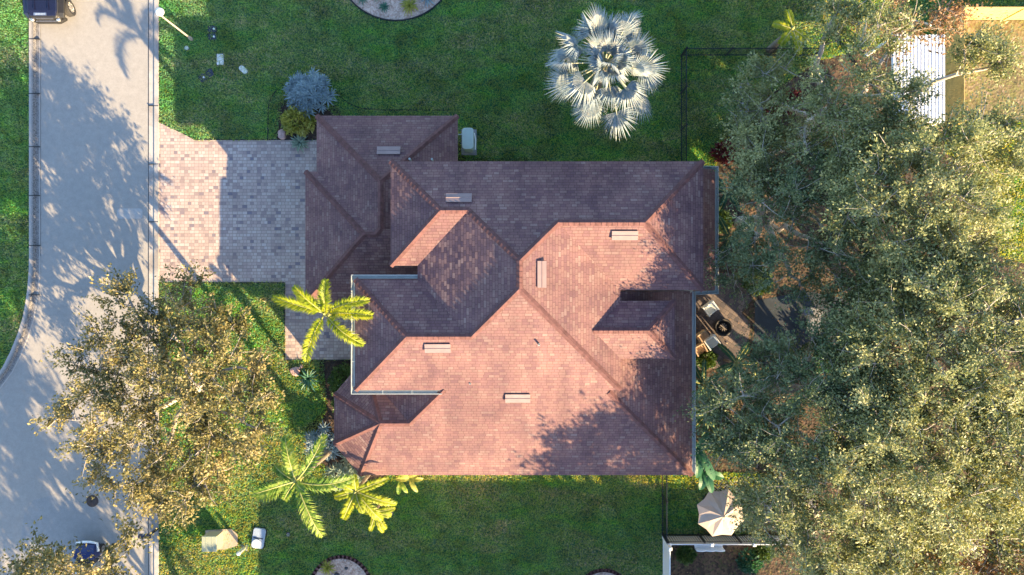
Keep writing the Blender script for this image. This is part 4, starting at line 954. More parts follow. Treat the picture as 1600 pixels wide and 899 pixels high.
for i, (x, y, rr, m, lb) in enumerate(((1120, 690, .7, 'shrub_leaf', 'leafy dark shrub under the oak beside the banana plants'), (1200, 210, .6, 'shrub_leaf', 'dark shrub below the north oak'), (1235, 160, .55, 'red_leaf', 'dark red leaved shrub under the north oak'), (1205, 165, .4, 'red_leaf', 'smaller dark red shrub left of the taller red one'),
                               (1130, 240, .55, 'red_leaf', 'purple shrub near the northeast house corner'), (1120, 345, .6, 'shrub_leaf', 'green shrub beside the northeast eave'), (1180, 440, .7, 'shrub_leaf', 'green shrub north of the patio'), (1285, 560, .8, 'fern_leaf', 'green shrub at the edge of the slate deck'),
                               (1100, 560, .5, 'shrub_leaf', 'low shrub by the patio chairs'), (1170, 875, .55, 'fern_leaf', 'bright green broad leaved shrub behind the white fence'), (1070, 865, .4, 'shrub_leaf', 'small shrub inside the white fence corner'), (1190, 860, .45, 'shrub_leaf', 'small dark shrub at the right of the white fence'))):
    shrub(lb, x, y, rr, rr * .9, rr * 1.1, 900, (.16, .09), m, 120 + i, group='understory shrubs of the back garden')

# ---------------- fences ----------------
def picket_fence(label, P0, P1, h, mname, name='fence', gap=.115, pw=.022, rails=(.15, .95), post_w=.06, group=None, solid=False, postgap=1.9):
    a, c = W(*P0), W(*P1); d = c - a; l = d.length; d.normalize(); rz = math.atan2(d.y, d.x); t = thing(name, a, label, 'fence', group)
    n = max(1, round(l / postgap))
    for i in range(n + 1):
        q = a + d * (l * i / n); mb = MB(); mb.box((q.x, q.y, h / 2 + .02), (post_w, post_w, h + .04), rz); mb.box((q.x, q.y, h + .055), (post_w * 1.35, post_w * 1.35, .03), rz, .5); mb.build('post', M[mname], t)
    mb = MB()
    for f in rails: q = (a + c) / 2; mb.box((q.x, q.y, h * f), (l, .035 if not solid else .05, .04 if not solid else .10), rz)
    mb.build('rail', M[mname], t)
    mb = MB(); k = int(l / gap)
    for i in range(k): q = a + d * (gap * (i + .5)); mb.box((q.x, q.y, h * .5), (pw, .018 if not solid else .022, h * .96), rz)
    mb.build('picket_panel', M[mname], t); return t
FGp = 'black metal picket fences'
picket_fence('black metal fence running down the north lawn to the house', (1063.5, 88), (1063.5, 262), 1.25, 'black_metal', group=FGp)
picket_fence('black metal fence running along the top towards the oaks', (1064, 88), (1270, 88), 1.25, 'black_metal', group=FGp)
picket_fence('black metal fence from the southeast roof corner to the white fence', (1034, 712), (1034, 834), 1.25, 'black_metal', group=FGp)
picket_fence('black metal fence in front of the white fence beside the umbrella', (1036, 834), (1200, 834), 1.25, 'black_metal', group=FGp)
def solid_fence(label, P0, P1, h, mname, cat='fence', group=None, name='fence'):
    return picket_fence(label, P0, P1, h, mname, name, .16, .155, (.06, .93), .12, group, True, 2.3)
solid_fence('white vinyl fence running down to the bottom edge', (1036, 839), (1036, 960), 1.65, 'white_vinyl', group='white vinyl fences')
solid_fence('white vinyl fence behind the umbrella', (1038, 838), (1230, 838), 1.2, 'white_vinyl', group='white vinyl fences')
solid_fence('bright yellow board fence at the top right', (1477, 31), (1660, 31), 1.65, 'wood_yellow', group='yellow board fences')
solid_fence('golden board fence running down the right side of the white patio cover', (1477, 33), (1477, 200), 1.55, 'wood_yellow', group='yellow board fences')

# ---------------- street things ----------------
p = W(300, 62); lp = thing('street_lamp', p, 'street lamp with white globe leaning over the kerb', 'street lamp')
mb = MB(); mb.lathe((p.x, p.y, 0), [(.09, 0), (.09, .25), (.045, .32), (.036, 3.3)], 12); mb.build('pole', M['lamp_pole'], lp, smooth=True)
mb = MB(); hc = I(249.5, 18.5, 3.75); mb.tube([Vector((p.x, p.y, 3.25)), Vector((p.x, p.y, 3.25)).lerp(hc, .5), hc - Vector((0, 0, .1))], [.034, .03, .028], 8); mb.build('arm', M['lamp_pole'], lp)
mb = MB(); mb.lathe((hc.x, hc.y, hc.z - .16), [(.06, 0), (.15, .05), (.19, .13), (.17, .22), (.10, .29), (.03, .31)], 18); mb.build('globe', M['lamp_glass'], lp, smooth=True)
# straighten: pole stands upright and the arm is short
def valve_box(label, px_, py_, w_, h_, m, rz=0, dot=True, group=None, hh=.05, rr=.25):
    c = W(px_, py_); t = thing('valve_box', c, label, 'valve cover', group); ca, sa = math.cos(rz), math.sin(rz)
    pts = [(c.x + x * ca - y * sa, c.y + x * sa + y * ca) for x, y in rrect(0, 0, w_, h_, min(w_, h_) * rr, 4)]
    mb = MB(); mb.prism(pts, 0, hh); mb.build('lid', M[m], t)
    pts2 = [(c.x + x * ca - y * sa, c.y + x * sa + y * ca) for x, y in rrect(0, 0, w_ + .07, h_ + .07, min(w_, h_) * rr, 4)]
    mb = MB(); mb.prism(pts2, 0, hh * .6); mb.build('rim', M['grey_slab' if m == 'white_plastic' else 'edging'], t)
    if dot: mb = MB(); mb.lathe((c.x + w_ * .22 * ca, c.y + w_ * .22 * sa, hh), [(.05, 0), (.05, .012), (.03, .02)], 10); mb.build('cap', M['white_plastic'], t)
    return t
VG = 'dark utility covers in the front lawn'
valve_box('dark square cover with white cap, upper of the stacked pair on the lawn', 332, 46, .40, .30, 'navy_plastic', group=VG)
valve_box('dark square cover with white cap, lower of the stacked pair on the lawn', 332, 58, .40, .30, 'navy_plastic', group=VG)
valve_box('small dark cover with white cap, left of the slanted pair', 317, 122.5, .32, .36, 'navy_plastic', .5, group=VG)
valve_box('dark cover without cap, right of the slanted pair', 328.5, 115, .34, .38, 'navy_plastic', .5, False, group=VG)
valve_box('white rectangular cover near the middle of the front lawn', 344.5, 93.5, .32, .52, 'white_plastic', 0, False, rr=.12)
valve_box('pale oval cover right of the white rectangular cover', 380.5, 109.5, .46, .24, 'white_plastic', -.75, False, rr=.48)
valve_box('tiny round white cap near the street lamp', 292, 75.5, .18, .18, 'white_plastic', 0, False, rr=.49)
valve_box('tiny round sprinkler cap on the south lawn', 450.5, 835, .18, .18, 'grey_slab', 0, False, rr=.49)
# beige utility cabinet with concrete pad
c = W(344, 832.5); t = thing('utility_cabinet', c, 'beige green utility cabinet on a concrete pad in the front lawn', 'utility box')
mb = MB(); mb.prism([W(322, 854), W(330, 858), W(352, 858), W(372, 852), W(372, 834), (W(362, 826)), W(322, 828)], 0, .08); mb.build('pad', M['beige_side'], t)
mb = MB(); q = W(339, 840); mb.box((q.x, q.y, .48), (.68, .70, .82)); mb.build('body', M['beige_side'], t, bevel=.02)
mb = MB(); mb.box((q.x, q.y, .91), (.73, .75, .06), 0, .97); mb.build('lid', M['beige_metal'], t, bevel=.015)
mb = MB(); mb.box((q.x - .14, q.y, .943), (.02, .68, .012)); mb.box((q.x + .14, q.y, .943), (.02, .68, .012)); mb.build('rib', M['beige_metal'], t)
c = W(405, 840); t = thing('water_meter_box', c, 'pale blue utility pedestal with tilted cap on the south lawn', 'utility box')
cx, cy = c.x, c.y; rzz = -.15
def rr3(cx, cy, w_, h_, r_, a): return [(cx + x * math.cos(a) - y * math.sin(a), cy + x * math.sin(a) + y * math.cos(a)) for x, y in rrect(0, 0, w_, h_, r_, 4)]
mb = MB(); mb.prism(rr3(cx, cy, .60, .98, .12, rzz), 0, .14); mb.build('body', M['lid_blue'], t, bevel=.02)
mb = MB(); mb.prism(rr3(cx, cy, .70, 1.06, .14, rzz), 0, .05); mb.build('rim', M['edging'], t)
mb = MB(); mb.prism(rr3(cx - .08, cy - .24, .42, .44, .2, rzz - .7), .15, .22); mb.build('cap', M['white_plastic'], t, bevel=.02)
mb = MB(); mb.prism(rr3(cx, cy + .01, .48, .035, .01, rzz), .14, .155); mb.build('handle', M['edging'], t)
c = W(382, 856); t = thing('cable_pedestal', c, 'short white cable post beside the pale blue pedestal', 'utility post')
mb = MB(); mb.lathe((c.x, c.y, 0), [(.085, 0), (.085, .75), (.095, .76), (.095, .82), (.05, .88)], 14); mb.build('post', M['white_plastic'], t, smooth=True)
mb = MB(); mb.box((c.x, c.y, .02), (.3, .3, .04)); mb.build('base', M['grey_slab'], t)
# equipment box north of the garage wing
c = W(727, 228); t = thing('condenser', c, 'pale mint equipment cabinet beside the north garage roof', 'utility box')
zb = 1.0; q = I(731, 216.5, zb)
mb = MB(); mb.prism([(x, y) for x, y in rrect(q.x, q.y, .50, .98, .12)], .08, zb - .06); mb.build('body', M['mint'], t, bevel=.02)
mb = MB(); mb.prism([(x, y) for x, y in rrect(q.x, q.y, .54, 1.02, .14)], zb - .06, zb); mb.build('lid', M['mint'], t, bevel=.03)
mb = MB(); mb.box((q.x, q.y, .04), (.75, 1.25, .08)); mb.build('pad', M['grey_slab'], t)
mb = MB(); mb.tube([(q.x - .2, q.y + .3, .6), (q.x - .45, q.y + .25, .65), (q.x - .6, q.y + .25, .5)], .015, 6); mb.tube([(q.x + .27, q.y + .4, .3), (q.x + .33, q.y + .1, .3), (q.x + .32, q.y - .4, .3)], .03, 6); mb.build('pipe', M['white_plastic'], t)
# manhole
c = W(144.5, 783); mb = MB(); mb.lathe((c.x, c.y, .0), [(.29, 0), (.29, .03), (.26, .032), (.255, .024), (.24, .024), (.235, .032), (.05, .034), (.04, .026)], 28)
for k in range(8): a = k * math.pi / 4; mb.box((c.x + .14 * math.cos(a), c.y + .14 * math.sin(a), .036), (.14, .03, .008), a)
tag(mb.build('manhole_cover', M['iron'], None, c), 'round rusty manhole cover in the road', 'manhole cover')
# mailbox
c = W(247, 826); t = thing('mailbox', c, 'black mailbox on a post beside the right kerb', 'mailbox')
mb = MB(); mb.box((c.x, c.y, .52), (.09, .09, 1.04)); mb.build('post', M['black_metal'], t)
mb = MB(); qx, qy = c.x - .1, c.y
prof = [(-.10, 0), (.10, 0), (.10, .12)] + [(.10 * math.cos(a), .12 + .10 * math.sin(a)) for a in [R(20 * k) for k in range(1, 9)]] + [(-.10, .12)]
n = len(prof); vv = [(qx - .25, qy + u, 1.04 + v) for u, v in prof] + [(qx + .27, qy + u, 1.04 + v) for u, v in prof]
mb.add(vv, [tuple(range(n - 1, -1, -1)), tuple(range(n, 2 * n))] + [(i, (i + 1) % n, n + (i + 1) % n, n + i) for i in range(n)]); mb.build('box', M['navy_plastic'], t)
mb = MB(); mb.box((qx, qy + .115, 1.2), (.03, .015, .16)); mb.box((qx - .262, qy, 1.14), (.012, .12, .09)); mb.build('flag', M['white_plastic'], t)

# ---------------- dark car at the top ----------------
def wheel(parent, c, r_, wd, turn=0.0):
    """axis along x turned by angle"""
    ax = Vector((math.cos(turn), math.sin(turn), 0)); fw = Vector((-math.sin(turn), math.cos(turn), 0)); up = Vector((0, 0, 1)); c = Vector(c)
    def ring(mb, prof, n=28):
        vs_ = []; fs = []
        for (rr_, u) in prof:
            for k in range(n):
                a = 2 * math.pi * k / n; vs_.append(c + ax * u + (fw * math.cos(a) + up * math.sin(a)) * rr_)
        for i in range(len(prof) - 1):
            for k in range(n): fs.append((i * n + k, i * n + (k + 1) % n, (i + 1) * n + (k + 1) % n, (i + 1) * n + k))
        fs += [tuple(range(n - 1, -1, -1)), tuple(range((len(prof) - 1) * n, len(prof) * n))]; mb.add(vs_, fs)
    t = MB(); ring(t, [(r_ * .62, -wd / 2), (r_ * .93, -wd / 2), (r_, -wd * .36), (r_, wd * .36), (r_ * .93, wd / 2), (r_ * .64, wd / 2), (r_ * .62, wd * .3)]); w_ = t.build('wheel', M['rubber'], parent, smooth=False)
    m_ = MB(); ring(m_, [(r_ * .62, -wd * .3), (r_ * .64, wd * .42), (r_ * .60, wd * .46), (r_ * .56, wd * .2)])
    for k in range(6):
        a = k * math.pi / 3; d = fw * math.cos(a) + up * math.sin(a); s_ = ax.cross(d); e0 = c + ax * wd * .36
        m_.add([e0 + s_ * .035, e0 - s_ * .035, e0 + d * r_ * .6 - s_ * .05, e0 + d * r_ * .6 + s_ * .05, e0 + ax * .03 + s_ * .03, e0 + ax * .03 - s_ * .03, e0 + d * r_ * .6 - s_ * .045 + ax * .03, e0 + d * r_ * .6 + s_ * .045 + ax * .03], [(0, 1, 2, 3), (4, 7, 6, 5), (0, 3, 7, 4), (1, 5, 6, 2), (3, 2, 6, 7)])
    m_.build('rim', M['alloy'], w_); return w_
def loft(mb, secs):
    """secs: list of point rings (same count) -> closed skin"""
    n = len(secs[0]); vs_ = [p for s_ in secs for p in s_]; fs = []
    for i in range(len(secs) - 1):
        for k in range(n): fs.append((i * n + k, i * n + (k + 1) % n, (i + 1) * n + (k + 1) % n, (i + 1) * n + k))
    fs += [tuple(range(n - 1, -1, -1)), tuple(range((len(secs) - 1) * n, len(secs) * n))]; mb.add(vs_, fs)
def suv():
    nose = I(70, 37, .55); cx = I(67, 0, 1.0).x; y0 = nose.y        # nose faces down (-y), body extends up
    c = Vector((cx, y0 + 2.3, 0)); t = thing('parked_car', c, 'dark navy off road car parked at the top left kerb', 'car')
    def ring(y, hw, zb, zt, cham=.10):
        return [(cx - hw + cham * .6, y, zb), (cx + hw - cham * .6, y, zb), (cx + hw, y, zb + cham), (cx + hw, y, zt - cham * 1.5), (cx + hw - cham, y, zt), (cx - hw + cham, y, zt), (cx - hw, y, zt - cham * 1.5), (cx - hw, y, zb + cham)]
    mb = MB(); loft(mb, [ring(y0 + .12, .66, .50, .95), ring(y0 + .22, .74, .45, 1.0), ring(y0 + .5, .80, .42, 1.04), ring(y0 + 1.5, .82, .40, 1.12), ring(y0 + 3.9, .84, .40, 1.12), ring(y0 + 4.5, .80, .45, 1.08)]); body = mb.build('body', M['car_black'], t, bevel=.03)
    mb = MB(); loft(mb, [[(cx - .60, y0 + .20, .98), (cx + .60, y0 + .20, .98), (cx + .60, y0 + .20, 1.03), (cx - .60, y0 + .20, 1.03)], [(cx - .70, y0 + .42, 1.0), (cx + .70, y0 + .42, 1.0), (cx + .68, y0 + .42, 1.10), (cx - .68, y0 + .42, 1.10)],
                     [(cx - .73, y0 + 1.55, 1.05), (cx + .73, y0 + 1.55, 1.05), (cx + .70, y0 + 1.55, 1.19), (cx - .70, y0 + 1.55, 1.19)]]); hood = mb.build('hood', M['navy_paint'], t, bevel=.03)
    mb = MB()
    for sx in (-1, 1): mb.box((cx + sx * .33, y0 + .95, 1.155), (.03, 1.0, .03))
    mb.build('hood_rib', M['navy_paint'], hood)
    mb = MB(); mb.box((cx - .10, y0 + .27, 1.065), (.60, .13, .012)); mb.build('nameplate', M['chrome'], hood)
    mb = MB()
    for k in range(7): mb.box((cx - .09 - .20 + k * .065, y0 + .27, 1.074), (.04, .06, .006))
    mb.build('nameplate_mark', M['lid_blue'], hood)
    for sx in (-1, 1):   # fenders
        mb = MB(); P = []
        for (y, zt, out) in ((y0 + .18, .82, .88), (y0 + .35, .98, .96), (y0 + .95, 1.02, .98), (y0 + 1.45, .92, .96), (y0 + 1.6, .8, .9)):
            P.append([(cx + sx * .72, y, zt + .02), (cx + sx * out, y, zt - .03), (cx + sx * (out + .01), y, zt - .12), (cx + sx * .72, y, zt - .10)])
        loft(mb, P); mb.build('fender', M['navy_paint' if sx < 0 else 'car_black'], t, bevel=.015)
        hb = MB(); hb.lathe((cx + sx * .62, y0 + .10, .80), [(.0, -.09), (.085, -.06), (.11, 0), (.085, .06), (.0, .09)], 16); hl = hb.build('headlight', M['chrome'], t, smooth=True)
        wheel(t, (cx + sx * .86, y0 + .80, .40), .40, .27, .22 if sx > 0 else math.pi + .22); wheel(t, (cx + sx * .84, y0 + 3.7, .40), .40, .26, 0 if sx > 0 else math.pi)
    mb = MB(); loft(mb, [[(cx - .84, y0 + .14, .45), (cx - .84, y0 + .26, .45), (cx - .84, y0 + .26, .68), (cx - .84, y0 + .14, .66)], [(cx - .55, y0 + .0, .45), (cx - .55, y0 + .2, .45), (cx - .55, y0 + .2, .70), (cx - .55, y0 + .0, .68)],
                         [(cx + .55, y0 + .0, .45), (cx + .55, y0 + .2, .45), (cx + .55, y0 + .2, .70), (cx + .55, y0 + .0, .68)], [(cx + .86, y0 + .16, .45), (cx + .86, y0 + .28, .45), (cx + .86, y0 + .28, .68), (cx + .86, y0 + .16, .66)]]); mb.build('bumper', M['car_black'], t, bevel=.03)
    mb = MB(); mb.box((cx, y0 + .06, .705), (1.0, .04, .02)); mb.build('bumper_trim', M['chrome'], t)
    mb = MB()
    for k in range(7): mb.box((cx - .36 + k * .12, y0 + .125, .83), (.045, .02, .2))
    mb.build('grille', M['chrome'], t)
    mb = MB(); loft(mb, [[(cx - .70, y0 + 1.58, 1.16), (cx + .70, y0 + 1.58, 1.16), (cx + .56, y0 + 1.95, 1.74), (cx - .56, y0 + 1.95, 1.74)], [(cx - .74, y0 + 4.4, 1.12), (cx + .74, y0 + 4.4, 1.12), (cx + .60, y0 + 4.3, 1.78), (cx - .60, y0 + 4.3, 1.78)]]); cab = mb.build('cabin', M['car_black'], t, bevel=.04)
    mb = MB(); mb.add([(cx - .60, y0 + 1.585, 1.22), (cx + .60, y0 + 1.585, 1.22), (cx + .50, y0 + 1.90, 1.70), (cx - .50, y0 + 1.90, 1.70)], [(0, 1, 2, 3)]); mb.build('windscreen', M['glass'], cab)
    mb = MB(); mb.box((cx, y0 + 3.1, 1.80), (1.16, 2.3, .06), 0, .95); mb.build('roof', M['navy_paint'], cab)
    for sx in (-1, 1): mb = MB(); mb.box((cx + sx * .95, y0 + 1.75, 1.25), (.22, .1, .16)); mb.build('mirror', M['car_black'], t, bevel=.03)
    mb = MB()
    for sx in (-.38, .30): mb.add([(cx + sx - .05, y0 + 1.50, 1.20), (cx + sx + .05, y0 + 1.50, 1.20), (cx + sx, y0 + 1.22, 1.19)], [(0, 2, 1)]); mb.box((cx + sx, y0 + 1.38, 1.20), (.05, .2, .03))
    mb.build('hood_vees', M['white_plastic'], hood)  # pair of white V-shaped marks at the windscreen end of the hood
suv()
# small blue cart half hidden by the bottom tree
c = W(146, 875); t = thing('golf_cart', c, 'small blue and white cart mostly hidden under the bottom left oak', 'cart')
def cart():
    q = W(146, 868); x, y = q.x, q.y
    mb = MB(); loft(mb, [[(x - .50, y + .75, .3), (x + .50, y + .75, .3), (x + .42, y + .75, .62), (x - .42, y + .75, .62)], [(x - .55, y + .45, .28), (x + .55, y + .45, .28), (x + .5, y + .45, .82), (x - .5, y + .45, .82)], [(x - .55, y + .1, .28), (x + .55, y + .1, .28), (x + .5, y + .1, .86), (x - .5, y + .1, .86)]]); mb.build('front_cowl', M['blue_paint'], t, bevel=.05)
    mb = MB(); mb.box((x, y - .6, .38), (1.1, 1.5, .12)); mb.build('floor', M['car_black'], t)
    mb = MB(); mb.box((x, y - .75, .68), (1.0, .5, .16)); mb.box((x, y - 1.0, .95), (1.0, .12, .45)); mb.build('seat', M['white_plastic'], t, bevel=.04)
    mb = MB(); mb.box((x, y - 1.2, .62), (1.1, .55, .4)); mb.build('rear_body', M['blue_paint'], t, bevel=.05)
    mb = MB(); mb.tube([(x - .5, y + .78, .55), (x - .2, y + .86, .6), (x + .2, y + .86, .6), (x + .5, y + .78, .55), (x + .57, y + .4, .6)], .06, 8); mb.build('bumper', M['white_plastic'], t, smooth=True)
    for sx in (-1, 1):
        wheel(t, (x + sx * .52, y + .42, .23), .23, .16, 0 if sx > 0 else math.pi); wheel(t, (x + sx * .52, y - 1.15, .23), .23, .16, 0 if sx > 0 else math.pi)
cart()

# ---------------- back garden things ----------------
uc = I(1127, 803, 2.35); t = thing('patio_umbrella', (uc.x, uc.y, 0), 'beige octagonal patio umbrella beside the white fence', 'umbrella')
mb = MB(); n = 8; rr_ = 1.14; top = Vector((uc.x, uc.y, 2.75)); rim = [Vector((uc.x + rr_ * math.cos(R(22 + 45 * k + 4)), uc.y + rr_ * math.sin(R(22 + 45 * k + 4)), 2.22)) for k in range(n)]
vs_ = [top]; fs = []
for k in range(n):
    a_, c_ = rim[k], rim[(k + 1) % n]; mid = (a_ + c_) / 2; mid = mid + (Vector((uc.x, uc.y, 2.2)) - mid) * .06 + Vector((0, 0, .03)); m1 = top.lerp(a_, .5) + Vector((0, 0, .03)); m2 = top.lerp(c_, .5) + Vector((0, 0, .03)); mc = top.lerp(mid, .5) - Vector((0, 0, .03))
    b_ = len(vs_); vs_ += [a_, mid, c_, m1, mc, m2]; fs += [(0, b_ + 3, b_ + 4), (0, b_ + 4, b_ + 5), (b_ + 3, b_, b_ + 1, b_ + 4), (b_ + 4, b_ + 1, b_ + 2, b_ + 5)]
mb.add(vs_, fs); can = mb.build('canopy', M['canvas'], t)
md = can.modifiers.new('thick', 'SOLIDIFY'); md.thickness = .012
mb = MB(); mb.tube([(uc.x, uc.y, 0), (uc.x, uc.y, 2.85)], .025, 8); mb.build('pole', M['bark_dark'], t)
for k in range(n): mb = MB(); mb.tube([top - Vector((0, 0, .05)), rim[k] - Vector((0, 0, .03))], .012, 5); mb.build('rib', M['bark_dark'], t)
mb = MB(); mb.lathe((uc.x, uc.y, 0), [(.26, 0), (.26, .05), (.06, .1), (.04, .3)], 16); mb.build('base', M['car_black'], t)
mb = MB(); mb.lathe((uc.x, uc.y, 2.73), [(.07, 0), (.05, .06), (.02, .12)], 10); mb.build('finial', M['canvas'], t)
a, c_ = W(1108, 745, .022), W(1190, 812, .022)
mb = MB(); mb.box(((a.x + c_.x) / 2, (a.y + c_.y) / 2, .022), (abs(c_.x - a.x), abs(a.y - c_.y), .012), .0); r_ = mb.build('outdoor_rug', M['rug'], None, ((a.x + c_.x) / 2, (a.y + c_.y) / 2, 0)); tag(r_, 'black and white diamond patterned rug beside the umbrella', 'rug')
# table below umbrella
def chair(label, px_, py_, rz, frame, cush, group='chairs on the back patio', s=.62):
    c = W(px_, py_); t = thing('patio_chair', c, label, 'chair', group); ca, sa = math.cos(rz), math.sin(rz)
    def T(x, y, z): return (c.x + x * ca - y * sa, c.y + x * sa + y * ca, z)
    mb = MB(); q = T(0, 0, 0); mb.box((q[0], q[1], .36), (s, s, .06), rz); mb.build('seat', M[frame], t)
    mb = MB(); mb.box((q[0], q[1], .43), (s * .86, s * .86, .09), rz); mb.build('cushion', M[cush], t, bevel=.03)
    mb = MB(); q = T(0, s / 2, 0); mb.box((q[0], q[1], .62), (s, .07, .5), rz); mb.build('backrest', M[frame], t, bevel=.02)
    for sx in (-1, 1):
        mb = MB(); q = T(sx * s / 2, 0, 0); mb.box((q[0], q[1], .58), (.06, s, .05), rz); mb.build('armrest', M[frame], t)
        for sy in (-1, 1): mb = MB(); q = T(sx * (s / 2 - .03), sy * (s / 2 - .03), 0); mb.box((q[0], q[1], .28), (.05, .05, .56), rz); mb.build('leg', M[frame], t)
chair('white cushioned chair alone on the patio near the gutter corner', 1106, 482, .65, 'white_plastic', 'cushion', s=.55)
chair('white cushioned chair right of the wicker chairs', 1108, 534, .6, 'white_plastic', 'cushion', s=.55)
chair('tan wicker chair at the eave, upper one', 1094, 526, .6, 'wood_tan', 'wood_tan', s=.5)
chair('tan wicker chair at the eave, lower one', 1090, 545, .5, 'wood_tan', 'wood_tan', s=.5)
c = W(1127, 511); t = thing('fire_pit', c, 'round dark fire pit in the middle of the patio', 'fire pit')
mb = MB(); mb.lathe((c.x, c.y, 0), [(.34, 0), (.40, .1), (.42, .38), (.44, .40), (.36, .41), (.33, .30), (.30, .24)], 26); mb.build('bowl', M['dark'], t, smooth=True)
mb = MB()
for k in range(5): a = k * .63; mb.tube([(c.x - .2 * math.cos(a), c.y - .2 * math.sin(a), .27 + .02 * k), (c.x + .2 * math.cos(a), c.y + .2 * math.sin(a), .30 + .02 * k)], .035, 6)
mb.build('log', M['bark_dark'], t)
def arc_bench(label, cx, cy, r0, r1, a0, a1):
    c = W(cx, cy); t = thing('curved_bench', c, label, 'bench'); mb = MB(); n = 12; vs_ = []; fs = []
    for k in range(n + 1):
        a = R(a0 + (a1 - a0) * k / n)
        for (rr2, z) in ((r0, .38), (r1, .38), (r1, .46), (r0, .46)): vs_.append((c.x + rr2 * math.cos(a), c.y + rr2 * math.sin(a), z))
    for k in range(n):
        o = k * 4
        for j in range(4): fs.append((o + j, o + (j + 1) % 4, o + 4 + (j + 1) % 4, o + 4 + j))
    fs += [(0, 1, 2, 3), tuple(reversed(range(n * 4, n * 4 + 4)))]; mb.add(vs_, fs); mb.build('seat', M['grey_slab'], t)
    for f in (.08, .5, .92): a = R(a0 + (a1 - a0) * f); q = (r0 + r1) / 2; mb = MB(); mb.box((c.x + q * math.cos(a), c.y + q * math.sin(a), .19), (.28, .12, .38), a); mb.build('leg', M['grey_slab'], t)
arc_bench('curved grey bench on the slate deck in the shade', 1262, 512, .66, .98, 48, 118)
c = W(1265, 509); t = thing('round_table', c, 'round pale patterned table in front of the curved bench', 'table')
mb = MB(); mb.lathe((c.x, c.y, 0), [(.04, .05), (.04, .68), (.42, .70), (.43, .73), (.36, .735)], 26); mb.build('tabletop', M['grey_slab'], t)
mb = MB(); mb.lathe((c.x, c.y, 0), [(.24, 0), (.24, .03), (.05, .08)], 16); mb.build('base', M['edging'], t)
# low pale slab under the north oak
mb = MB(); q = W(1160, 180); mb.box((q.x, q.y, .22), (.52, 2.9, .44)); o = mb.build('garden_ledge', M['grey_slab'], None, q, bevel=.02); tag(o, 'long pale grey ledge under the left branches of the north oak', 'ledge')
# pergola-like white roof
c = W(1420, 140); t = thing('patio_cover', c, 'white ribbed patio cover beneath the north oak branches', 'patio cover')
zc = 2.7; A = I(1393, 55, zc); B = I(1476, 192, zc)
mb = MB(); mb.box(((A.x + B.x) / 2, (A.y + B.y) / 2, zc), (B.x - A.x, A.y - B.y, .06)); cov = mb.build('panel', M['white_vinyl'], t)
mb = MB(); k = 15
for i in range(k): x = A.x + (B.x - A.x) * (i + .5) / k; mb.box((x, (A.y + B.y) / 2, zc + .05), (.045, A.y - B.y, .04))
mb.build('rib', M['white_vinyl'], cov)
for (x, y) in ((A.x + .1, A.y - .1), (B.x - .1, A.y - .1), (A.x + .1, B.y + .1), (B.x - .1, B.y + .1)): mb = MB(); mb.box((x, y, zc / 2), (.12, .12, zc)); mb.build('post', M['white_vinyl'], t)
# white bench behind the white fence
c = W(1100, 850); t = thing('garden_bench', c, 'white scalloped bench behind the white fence', 'bench')
q = I(1111, 854, .9)
mb = MB(); mb.box((q.x, q.y, .45), (1.35, .42, .06)); mb.build('seat', M['white_plastic'], t, bevel=.02)
mb = MB(); pts = [(q.x - .68 + 1.36 * i / 24, .45 + .42 + .06 * abs(math.sin(i / 24 * math.pi * 3))) for i in range(25)]
vv = [(x, q.y - .2, .42) for x, z in pts] + [(x, q.y - .2, z) for x, z in pts] + [(x, q.y - .25, .42) for x, z in pts] + [(x, q.y - .25, z) for x, z in pts]
ff = []
for i in range(24): ff += [(i, i + 1, 25 + i + 1, 25 + i), (50 + i, 75 + i, 75 + i + 1, 50 + i + 1), (25 + i, 26 + i, 76 + i, 75 + i)]
mb.add(vv, ff); mb.build('backrest', M['white_plastic'], t)
for sx in (-.6, .6):
    for sy in (-.16, .16): mb = MB(); mb.box((q.x + sx, q.y + sy, .21), (.06, .06, .42)); mb.build('leg', M['white_plastic'], t)
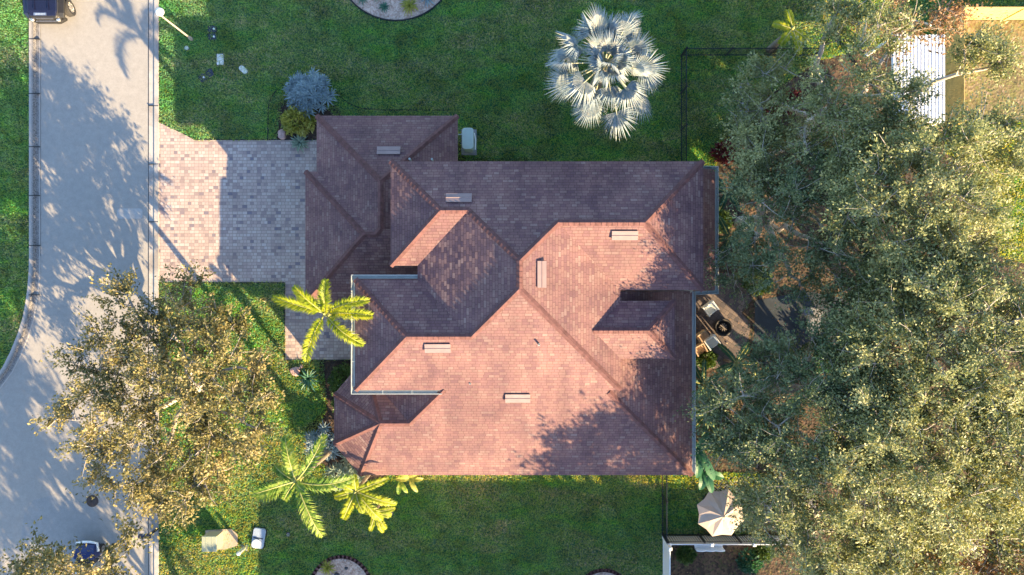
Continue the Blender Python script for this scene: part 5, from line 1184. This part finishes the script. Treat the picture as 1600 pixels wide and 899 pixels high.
# dark seat cover at the north side of patio
# ---------------- turf blades ----------------
def inside(poly, x, y):
    c = np.zeros(len(x), bool); n = len(poly)
    for i in range(n):
        x0, y0 = poly[i]; x1, y1 = poly[(i + 1) % n]
        cond = ((y0 > y) != (y1 > y)) & (x < (x1 - x0) * (y - y0) / ((y1 - y0) + 1e-12) + x0); c ^= cond
    return c
n = 1150000; X = rng.uniform(-30, 1640, n); Y = rng.uniform(-25, 925, n)
ok = np.ones(n, bool)
kerb_outer = KL + [(-360, 1500), (250, 1500), (250, -900)]
excl = [kerb_outer, drive, [(432, 219), (440, 165), (500, 155), (540, 205), (505, 219)],
        [(505, 563), (620, 563), (620, 705), (600, 755), (560, 765), (515, 735), (482, 700), (512, 640)], ellipse_pts(619, -58, 95, 93), ellipse_pts(533, 925, 52, 58), ellipse_pts(943, 938, 47, 50),
        [(520, 205), (706, 205), (706, 300), (1070, 300), (1070, 700), (565, 700), (565, 560), (520, 455)], [(1476, 30), (1700, 30), (1700, 190), (1476, 190)],
        [(1100, 300), (1155, 180), (1280, 95), (1420, 60), (1470, 130), (1478, 240), (1545, 270), (1560, 400), (1700, 440), (1700, 1100), (1045, 1100), (1045, 850), (1180, 845), (1190, 740), (1060, 735), (1060, 440)]]
for e_ in excl: ok &= ~inside(e_, X, Y)
X, Y = X[ok], Y[ok]; n = len(X)
P = np.stack([(X - 800) / PX, (449.5 - Y) / PX, np.zeros(n)], 1); az = rng.uniform(0, 2 * math.pi, n); el = rng.uniform(.45, 1.3, n)
D = np.stack([np.cos(az) * np.cos(el), np.sin(az) * np.cos(el), np.sin(el)], 1)
V, Q = leaf_quads(P, D, rng.normal(size=(n, 3)) + [0, 0, .4], .08 + .06 * rng.random(n), .026 + .024 * rng.random(n))
g = np_mesh('grass', V, Q, M['blades']); tag(g, kind='stuff')
# fallen leaves scattered on the lawn, gutter and patio
n = 1160; X = np.concatenate([rng.uniform(255, 1060, 60), rng.uniform(1050, 1600, 1100)]); Y = rng.uniform(0, 899, n)
P = np.stack([(X - 800) / PX, (449.5 - Y) / PX, np.full(n, .05)], 1); az = rng.uniform(0, 6.28, n); D = np.stack([np.cos(az), np.sin(az), np.zeros(n)], 1)
ok = ~inside([(500, 200), (1085, 280), (1085, 712), (550, 712)], X, Y); ok &= ~inside(drive, X, Y); P = P[ok]; D = D[ok]; n = len(P)
V, Q = leaf_quads(P, D, np.tile([0, 0, 1.0], (n, 1)) + rng.normal(size=(n, 3)) * .3, .07 + .05 * rng.random(n), .04 + .02 * rng.random(n))
g = np_mesh('fallen_leaves', V, Q, M['rust_leaf']); tag(g, kind='stuff')
